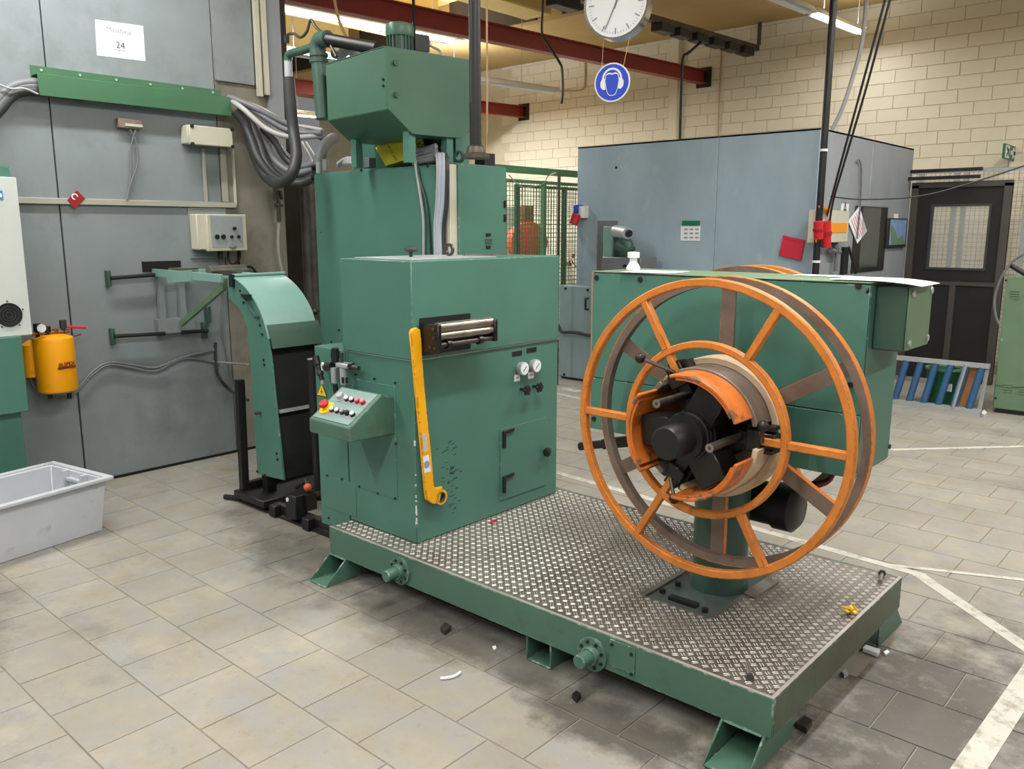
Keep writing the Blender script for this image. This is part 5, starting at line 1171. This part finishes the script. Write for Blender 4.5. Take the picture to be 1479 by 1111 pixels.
for (u0, v0), (u1, v1), r in (((1206, 352), (1208, 362), .03), ((1200, 362), (1213, 364), .022), ((1209, 364), (1207, 392), .02)): sbx.cyl(P(u0, v0, 'x', BXr + .05), P(u1, v1, 'x', BXr + .05), r, n=8)
single(sbx, 'service_fitting', 'hose_grey', 'grey pipe fitting under the socket box on the booth side', 'fitting')
hd = MB().cyl(P(1226, 357, 'x', BXr + .05), P(1236, 395, 'x', BXr + .06), .012, n=8).boxX((1220, 357), (1224, 396), BXr, BXr + .03)
single(hd, 'door_lever', 'black', 'long black slanting lever on the booth side below the notice', 'handle')
cable('booth_cable', 'thin grey cable hooked down the booth side above the window', pp((1238, 235, 'x', BXr + .02), (1241, 231, 'x', BXr + .02), (1244, 245, 'x', BXr + .02), (1243, 290, 'x', BXr + .02), (1238, 345, 'x', BXr + .03)), .008, 'hose_grey')
rv = thing('roof_valve', 'small dark valve with curved hose on the booth roof', 'valve', P(948, 203, 'y', 8.2))
z_r = BZ; q = P(948, 200, 'y', 8.2); q.z = BZ
build(MB().cyl(q + V((-.06,0,.02)), q + V((.1,0,.02)), .02, n=8).cyl(q, q + V((0,0,.05)), .02, n=8), 'valve_body', 'black', rv)
build(MB().tube(spline([q + V((.1,0,.03)), q + V((.25,0,.04)), q + V((.45,.1,.01))]), .01, 6).tube(spline([q + V((-.06,0,.02)), q + V((-.14,0,.03)), q + V((-.14,0,-.0))]), .01, 6), 'valve_hose', 'pinkish', rv)
# wall plug at the booth's left edge
pl_ = thing('wall_plug', 'blue and white wall socket with a red plug at the left edge of the booth', 'socket', P(838, 320, 'y', BY0))
build(MB().boxY((832, 298), (844, 315), BY0 - .08, BY0), 'socket_body', 'white', pl_, bevel=.005); build(MB().boxY((828, 296), (834, 308), BY0 - .1, BY0), 'blue_cap', 'blue', pl_, bevel=.005)
build(MB().cyl(P(833, 310, 'y', BY0 - .09), P(828, 324, 'y', BY0 - .12), .05, n=12), 'red_plug', 'red', pl_)
# low grey-blue cabinet
gy = 7.22; gc = thing('low_cabinet', 'low blue-grey steel cabinet with black handle on the floor beside the uncoiler housing', 'cabinet', (P(830, 546, 'y', gy).x, gy, 0))
gx0, gx1 = P(807, 480, 'y', gy).x, P(875, 480, 'y', gy).x; gz = P(830, 413, 'y', gy).z
build(MB().box(gx0, gx1, gy + .012, BY0 - .006, .02, gz), 'carcass', 'low_cab', gc, bevel=.004); gd = build(MB().box(gx0 + .005, gx1 - .005, gy, gy + .012, .03, gz - .005), 'door', 'low_cab', gc, bevel=.003)
build(MB().tube([P(850, 431, 'y', gy), P(845.5, 431, 'y', gy - .03), P(845.5, 447, 'y', gy - .03), P(850, 447, 'y', gy)], .012, 8), 'handle', 'black', gd)
for px, py in ((817, 417), (849, 419), (815, 541)): screw(gd, px, py, 'y', gy, .016)
build(MB().box(gx0 + .02, gx1 - .02, gy + .03, BY0 - .03, 0, .02), 'plinth', 'black', gc)
ho = MB().tube(spline(pp((806, 470, 'y', gy - .06), (812, 479, 'y', gy - .08), (830, 480, 'y', gy - .08), (848, 484, 'y', gy - .08), (858, 484, 'y', gy - .08))), .02, 8)
single(ho, 'cable_sleeve', 'rubber', 'dark cable with sleeves slung across the low blue-grey cabinet', 'cable')
# bench machine in front of the booth
bm = thing('bench_machine', 'small grey-green bench grinding machine with motor before the booth front', 'machine', (P(895, 400, 'y', 7.05).x, 7.1, 0))
my = 7.0
def mbx(a, b, y0, y1, nm, m, par=None): return build(MB().boxY(a, b, y0, y1), nm, m, par or bm, bevel=.008)
mbx((871, 327), (884, 372), my + .05, my + .25, 'column', 'green_pale'); mbx((884, 329), (893, 371), my + .08, my + .24, 'column_side', 'green_dark')
bb_ = mbx((869, 371), (925, 392), my, my + .3, 'control_base', 'hose_grey')
for px in (903, 911, 918): q = P(px, 384, 'y', my); build(MB().cyl(q, q + V((0,-.02,0)), .015, n=10), 'switch', 'black', bb_)
a, b = P(889, 334, 'y', my + .02), P(907, 337, 'y', my - .05); build(MB().cyl(a, b, .06, n=16), 'motor_head', 'alu', bm); build(MB().cyl(b, b + (b - a).normalized()*.03, .035, n=12), 'shaft_nose', 'black', bm)
build(MB().tube(spline([P(899, 344, 'y', my), P(906, 352, 'y', my), P(909, 362, 'y', my)]), .055, 12), 'arm', 'green_dark', bm)
build(MB().cyl(P(893, 353, 'y', my), P(912, 364, 'y', my), .06, n=16), 'grinding_head', 'green_dark', bm)
mbx((869, 392), (925, 470), my + .02, my + .32, 'pedestal', 'galv_side'); q = P(900, 460, 'y', my + .02)
build(MB().box(q.x - .22, q.x + .2, my + .02, my + .32, 0, q.z), 'pedestal_foot', 'galv_side', bm)
nz = thing('spray_nozzle', 'small white plastic nozzle lying on the left end of the uncoiler housing', 'nozzle', (-2.02, 3.05, HZt))
build(MB().lathe((-2.02, 3.05, HZt), (0,0,1), [(.03,0),(.03,.01),(.016,.035),(.016,.05),(.026,.052),(.026,.075),(0,.078)], 14), 'nozzle_body', 'white', nz)

# ================================================================== BLACK DOOR, FENCES, RIGHT SIDE
DY = 10.0; dx0, dx1, dzt = -2.98, P(1463, 270, 'y', DY).x, P(1400, 270, 'y', DY).z
bd = thing('black_door', 'black framed swing door with clear window standing beside the booth', 'door', ((dx0+dx1)/2, DY, 0))
w0, w1 = P(1345, 340, 'y', DY).x, P(1425, 340, 'y', DY).x; wz1_, wz0_ = P(1385, 298, 'y', DY).z, P(1385, 387, 'y', DY).z
for (a, b, c_, d__) in ((dx0, w0, 0, dzt), (w1, dx1, 0, dzt), (w0, w1, wz1_, dzt), (w0, w1, 0, wz0_)): build(MB().box(a, b, DY, DY + .03, c_, d__), 'leaf_board', 'door_black', bd)
for xa in (dx0, dx1 - .07): build(MB().box(xa, xa + .07, DY - .03, DY + .05, 0, dzt + .03), 'frame_post', 'door_frame', bd)
build(MB().box(dx0, dx1, DY - .03, DY + .05, dzt, dzt + .06), 'frame_head', 'door_frame', bd)
zr_ = P(1340, 408, 'y', DY).z; build(MB().box(dx0 + .07, dx1 - .07, DY - .02, DY, zr_ - .02, zr_ + .02), 'mid_rail', 'door_frame', bd)
xq = P(1371, 470, 'y', DY).x; build(MB().box(xq - .03, xq + .03, DY - .02, DY, 0, zr_ - .02), 'mullion', 'door_frame', bd)
wr = .025
build(MB().box(w0 - wr, w0, DY - .012, DY, wz0_ - wr, wz1_ + wr).box(w1, w1 + wr, DY - .012, DY, wz0_ - wr, wz1_ + wr).box(w0, w1, DY - .012, DY, wz1_, wz1_ + wr).box(w0, w1, DY - .012, DY, wz0_ - wr, wz0_), 'window_gasket', 'rubber', bd)
build(MB().box(w0, w1, DY + .01, DY + .014, wz0_, wz1_), 'window_pane', 'pane', bd)
for k, z in enumerate((dzt + .1, dzt + .18)): build(MB().bar((-3.0, DY - .1 + .06*k, z), (P(1419, 260, 'y', DY).x, DY - .1 + .06*k, z), .05, .035), 'track_rail', 'black', bd)

def fence(name, label, axis, v, a0, a1, z0, z1, posts, m, wm, cell=.05, wire=.0028):
    t = thing(name, label, 'fence', ((a0+a1)/2, v, 0) if axis == 'y' else (v, (a0+a1)/2, 0))
    pt_ = (lambda a, z, o=0: V((a, v + o, z))) if axis == 'y' else (lambda a, z, o=0: V((v + o, a, z)))
    for a in posts: build(MB().bar(pt_(a, 0), pt_(a, z1 + .02), .05, .05), 'post', m, t)
    for z in (z0, z1): build(MB().bar(pt_(a0, z), pt_(a1, z), .035, .035), 'rail', m, t)
    g = MB(); n = int((a1 - a0)/cell)
    for i in range(n + 1): g.bar(pt_(a0 + i*cell, z0), pt_(a0 + i*cell, z1), wire*2, wire*2)
    for i in range(int((z1 - z0)/cell) + 1): g.bar(pt_(a0, z0 + i*cell), pt_(a1, z0 + i*cell), wire*2, wire*2)
    tag(build(g, 'wire_mesh', wm, t, smooth=0), kind='stuff'); return t
fence('mesh_fence', 'grey wire mesh fence seen beside and through the black door', 'y', 10.7, -3.2, -.6, .15, 2.3, (-3.1, -2.72, -2.62, -2.0, -1.2), 'alu', 'alu')
g1 = fence('mesh_fence', 'green framed wire mesh fence left of the booth', 'x', -6.1, 6.4, 8.2, .1, P(785, 264, 'x', -6.1).z, (6.4, P(785, 300, 'x', -6.1).y, 8.2), 'green_fence', 'green_fence')
build(MB().bar((-6.1, 6.3, P(785,264,'x',-6.1).z + .12), (-6.1, 8.3, P(785,264,'x',-6.1).z + .12), .07, .07), 'upper_rail', 'green_fence', g1)
fence('mesh_fence', 'dark green mesh gate behind the green framed fence', 'x', -6.7, 7.6, 9.4, .1, 2.15, (7.6, 8.5, 9.4), 'green_dark', 'steel')
# pole near the fence
q = P(806, 400, 'y', 6.9); single(MB().cyl((q.x, q.y, 0), (q.x, q.y, P(803, 252, 'y', 6.9).z), .016, n=8), 'thin_post', 'steel_dark', 'thin grey upright rod before the green mesh fence', 'post')
cable('fence_wire', 'thin wire slung over the top of the green fence', pp((735, 253, 'x', -6.05), (755, 270, 'x', -6.05), (783, 266, 'x', -6.05), (792, 254, 'x', -6.05), (803, 250, 'y', 6.9)), .006, 'cable_light')
# things behind the green fence
om = thing('orange_machine', 'round orange machine head seen through the green mesh fence', 'machine', P(755, 500, 'x', -7.6))
c0 = P(760, 350, 'x', -7.6); c1 = V((c0.x, c0.y, 0))
build(MB().lathe(c0, (1,-.4,0), [(.26,-.1),(.28,0),(.28,.1),(.2,.14),(.08,.16),(0,.16)], 28), 'orange_drum', 'red_orange', om)
build(MB().box(c0.x - .15, c0.x + .1, c0.y - .15, c0.y + .15, 0, c0.z - .1), 'stand', 'steel_dark', om); build(MB().box(c0.x - .1, c0.x + .05, c0.y - .1, c0.y + .12, c0.z + .2, c0.z + .5), 'head', 'wood', om, bevel=.02)
single(MB().box(-9.2, -9.15, 8.7, 10.6, 0, 2.0), 'white_partition', 'cab_white', 'pale partition panel standing beyond the green fence', 'partition')
single(MB().box(-8.6, -8.2, 6.4, 7.2, 0, 1.3).box(-8.6, -8.2, 6.4, 7.2, 1.32, 1.5), 'tool_cabinet', 'green_pale', 'pale green machine cabinet beyond the green mesh fence', 'cabinet', bevel=.01)
TGX = -6.68
rt2 = thing('warning_tape', 'knot of red and white tape tied to the dark mesh gate', 'tape', P(826, 374, 'x', -6.65))
for k in range(6):
    a = P(818 + random.uniform(0, 10), 368 + random.uniform(0, 10), 'x', TGX); b = a + V((random.uniform(-.1,.1), random.uniform(-.1,.1), random.uniform(-.08,.08))); build(MB().bar(a, b, .04, .004), 'tape_loop', 'red' if k % 2 else 'white', rt2)
# column strip between wall end and tall cabinet
single(MB().box(-6.75, -6.2, 4.4, 5.0, 0, 2.15), 'grey_cupboard', 'concrete_col', 'brownish grey upright panel in the gap behind the tall cabinet', 'panel', bevel=.01)
single(MB().cyl((-5.5, 3.82, 0), (-5.5, 3.82, 2.1), .06, n=14), 'drain_pipe', 'steel_dark', 'dark vertical pipe in the gap between grey wall and tall cabinet', 'pipe')

# roller conveyor section lying on its side
RY = 8.28; ck = thing('roller_conveyor', 'roller conveyor section with blue rollers tipped on its side by the black door', 'conveyor', (-2.1, RY, 0))
rx0, rx1, rz = -2.62, -1.72, .44
build(MB().bar((rx0, RY, .025), (rx1, RY, .025), .05, .05), 'lower_rail', 'alu', ck); build(MB().bar((rx0, RY + .05, rz), (rx1 + .02, RY + .05, rz), .05, .04), 'upper_rail', 'alu', ck)
for k in range(7):
    x = rx0 + .03 + .128*k
    build(MB().cyl((x, RY, .05), (x + .06, RY + .05, rz - .02), .032, n=12), 'roller', 'blue_roller', ck)
build(MB().bar((P(1385,560,'y',RY).x - .03, RY - .03, .04), (P(1385,560,'y',RY).x + .03, RY + .02, rz), .03, .02), 'strut', 'alu', ck); build(MB().bar((rx1 - .02, RY + .02, .05), (rx1 + .0, RY + .06, rz - .03), .02, .03), 'strut', 'alu', ck)
wp = MB().bar((-1.88, RY + .06, .0), (-1.83, RY + .12, .40), .1, .03, (0,1,0)); single(wp, 'wood_plank', 'wood', 'short brown plank standing between the blue conveyor rollers', 'plank')
bk = thing('waste_bucket', 'dark green plastic bucket behind the blue conveyor rollers', 'bucket', (-2.14, RY + .32, 0))
build(MB().lathe((-2.14, RY + .32, 0), (0,0,1), [(0,0),(.115,0),(.15,.34),(.142,.34),(.108,.012),(0,.012)], 28), 'bucket_body', 'bucket_green', bk); build(MB().arc((-2.14, RY + .32, .34), (0,0,1), (1,0,0), .142, .162, -.01, .012, n=28), 'rim', 'green_fence', bk)
build(MB().box(-2.1, -2.02, RY + .17, RY + .18, .15, .22), 'label', 'white', bk)
# right green cabinet
GY = 8.48; gx = P(1443, 500, 'y', GY).x
rcb = thing('machine_cabinet', 'green louvred machine cabinet at the right beyond the conveyor', 'cabinet', (gx + .4, GY + .3, 0))
gzt = P(1455, 400, 'y', GY).z
build(MB().box(gx, gx + .9, GY, GY + .6, .04, gzt), 'carcass', 'green_olive', rcb, bevel=.006); build(MB().box(gx + .02, gx + .88, GY + .02, GY + .58, 0, .04), 'plinth', 'black', rcb)
build(MB().box(gx, gx + .9, GY - .004, GY, .25, .256), 'seam', 'green_dark', rcb)
for (px, py) in ((1466, 420), (1456, 555), (1477, 558)):
    for k in range(4): q = P(px, py + 3.6*k, 'y', GY); build(MB().box(q.x - .035, q.x + .035, GY - .008, GY, q.z - .006, q.z + .006), 'louvre', 'green_olive', rcb)
for px, py in ((1453, 405), (1447, 491), (1438, 575)): screw(rcb, px, py, 'y', GY, .01, 'alu' if py == 491 else 'black')
dm = thing('dark_hood', 'dark rounded hood with white lever on the green louvred cabinet', 'hood', (gx + .45, GY + .3, gzt))
build(MB().arc((gx + .5, GY + .05, gzt), (0,-1,0), (1,0,0), .0, .3, -.45, 0, 0, 180, 20), 'hood_body', 'glass_dark', dm); build(MB().cyl((gx + .02, GY + .02, gzt + .1), (gx + .17, GY + .02, gzt + .01), .022, n=10), 'lever', 'black', dm)
cable('cabinet_cable', 'grey cable bowed down the left side of the green louvred cabinet', pp((1479, 367, 'y', GY - .02), (1462, 378, 'y', GY - .02), (1446, 402, 'y', GY - .02), (1437, 430, 'y', GY - .02), (1438, 455, 'y', GY - .02), (1444, 470, 'y', GY - .02)), .011, 'hose_grey')
# exit sign (flag sign on the wall)
es = thing('exit_sign', 'green exit sign with white arrow standing off the cream wall', 'sign', P(1460, 230, 'y', 11.2))
ex = P(1459, 220, 'y', 11.25).x; e0, e1_ = P(1452, 207, 'x', ex), P(1466.5, 233, 'x', ex)
build(MB().box(ex - .02, ex, e0.y, e1_.y, e1_.z, e0.z), 'plate', 'sign_green', es); ym = (e0.y + e1_.y)/2; zm = (e0.z + e1_.z)/2; hw = (e1_.y - e0.y)/2; hh_ = (e0.z - e1_.z)/2
build(MB().box(ex, ex + .003, ym - hw*.85, ym - hw*.2, zm - hh_*.85, zm + hh_*.85), 'door_field', 'white', es)
for a, b in (((-.7,.5),(-.4,.1)), ((-.4,.1),(-.65,-.6)), ((-.55,.2),(-.3,.3)), ((-.4,.0),(-.3,-.55))): build(MB().bar((ex + .004, ym + hw*a[0], zm + hh_*a[1]), (ex + .004, ym + hw*b[0], zm + hh_*b[1]), .03, .003, (1,0,0)), 'running_figure', 'sign_green', es)
for a, b in (((.05,0),(.75,0)), ((.4,.55),(.8,0)), ((.4,-.55),(.8,0))): build(MB().bar((ex + .002, ym + hw*a[0], zm + hh_*a[1]), (ex + .002, ym + hw*b[0], zm + hh_*b[1]), .045, .004, (1,0,0)), 'arrow', 'white', es)
build(MB().bar((ex - .01, e1_.y, zm), (ex - .01, WY, zm), .02, .02), 'wall_arm', 'alu', es)

# ================================================================== SMALL LOOSE THINGS
def bolt(label, a, b, r):
    p, q = P(*a, 'z', ZT + .012), P(*b, 'z', ZT + .012); t = thing('loose_bolt', label, 'bolt', (p.x, p.y, ZT + .0)); d = (q - p).normalized()
    build(MB().cyl(p, q, r, n=10), 'shank', 'steel', t); build(MB().cyl(p - d*.012, p, r*1.9, n=6), 'head', 'steel_dark', t)
bolt('steel bolt lying near the front corner of the checker plate', (1083, 977), (1079, 958), .007)
bolt('steel bolt lying near the far corner of the checker plate', (1274, 829), (1271, 840), .008)
rag = MB(); c0 = P(1231, 883, 'z', ZT + .015)
for k in range(9): rag.bar(c0 + V((random.uniform(-.02,.02), random.uniform(-.02,.02), random.uniform(-.006,.012))), c0 + V((random.uniform(-.035,.035), random.uniform(-.03,.03), random.uniform(-.012,.02))), .014, .004)
single(rag, 'yellow_scrap', 'yellow_sign', 'crumpled yellow scrap lying on the checker plate edge', 'scrap')
gp_ = [P(u, v_, 'z', ZT + .003) for u, v_ in ((1074, 858), (1090, 865), (1126, 841), (1108, 835))]
single(MB().prism(gp_, (0, 0, .006)), 'loose_plate', 'steel', 'small bare metal plate lying by the column foot', 'plate')
tp_ = MB()
for k in range(4):
    q = P(709 + 2.2*k, 756 - 1.5*k, 'z', ZT + .004); tp_.bar(q + V((-.012, 0, 0)), q + V((.012, random.uniform(-.012, .012), .004)), .006, .003)
single(tp_, 'tape_scrap', 'red_folder', 'small red tape scrap lying on the checker plate by the straightener', 'scrap')
def scrap(label, pts_, m, h, name='floor_scrap'):
    single(MB().prism([P(u, v_, 'z', .001) for u, v_ in pts_], (0, 0, h)), name, m, label, 'scrap')
scrap('white angle strip lying on the floor by the platform end', ((1246, 941), (1250, 936), (1271, 943), (1267, 949)), 'white', .015)
scrap('small white chip on the floor by the rear foot', ((1276, 944), (1281, 941), (1285, 944), (1279, 948)), 'white', .008)
scrap('grey stone chip on the floor beside the platform end', ((1216, 975), (1221, 971), (1225, 976), (1219, 980)), 'alu', .015)
scrap('dark block lying on the floor by the platform end', ((1150, 1052), (1161, 1041), (1173, 1048), (1165, 1060)), 'steel_dark', .02)
scrap('dark steel clip standing on the floor under the platform front', ((636, 912), (643, 905), (652, 910), (643, 918)), 'steel_dark', .02)
scrap('black lump on the oily floor before the platform', ((826, 1009), (832, 1004), (839, 1009), (833, 1016)), 'black', .018)
scrap('small white chip on the floor before the platform front', ((711, 935), (716, 934), (717, 938), (713, 940)), 'white', .005)
scrap('white crumpled paper on the floor beside the conveyor', ((1417, 601), (1421, 596), (1425, 601), (1421, 604)), 'white', .03)
cable('string_scrap', 'short white cord piece lying on the floor tiles', pp((636, 980, 'z', .006), (648, 979, 'z', .006), (658, 976, 'z', .006), (665, 971, 'z', .006)), .006, 'white', 'scrap')
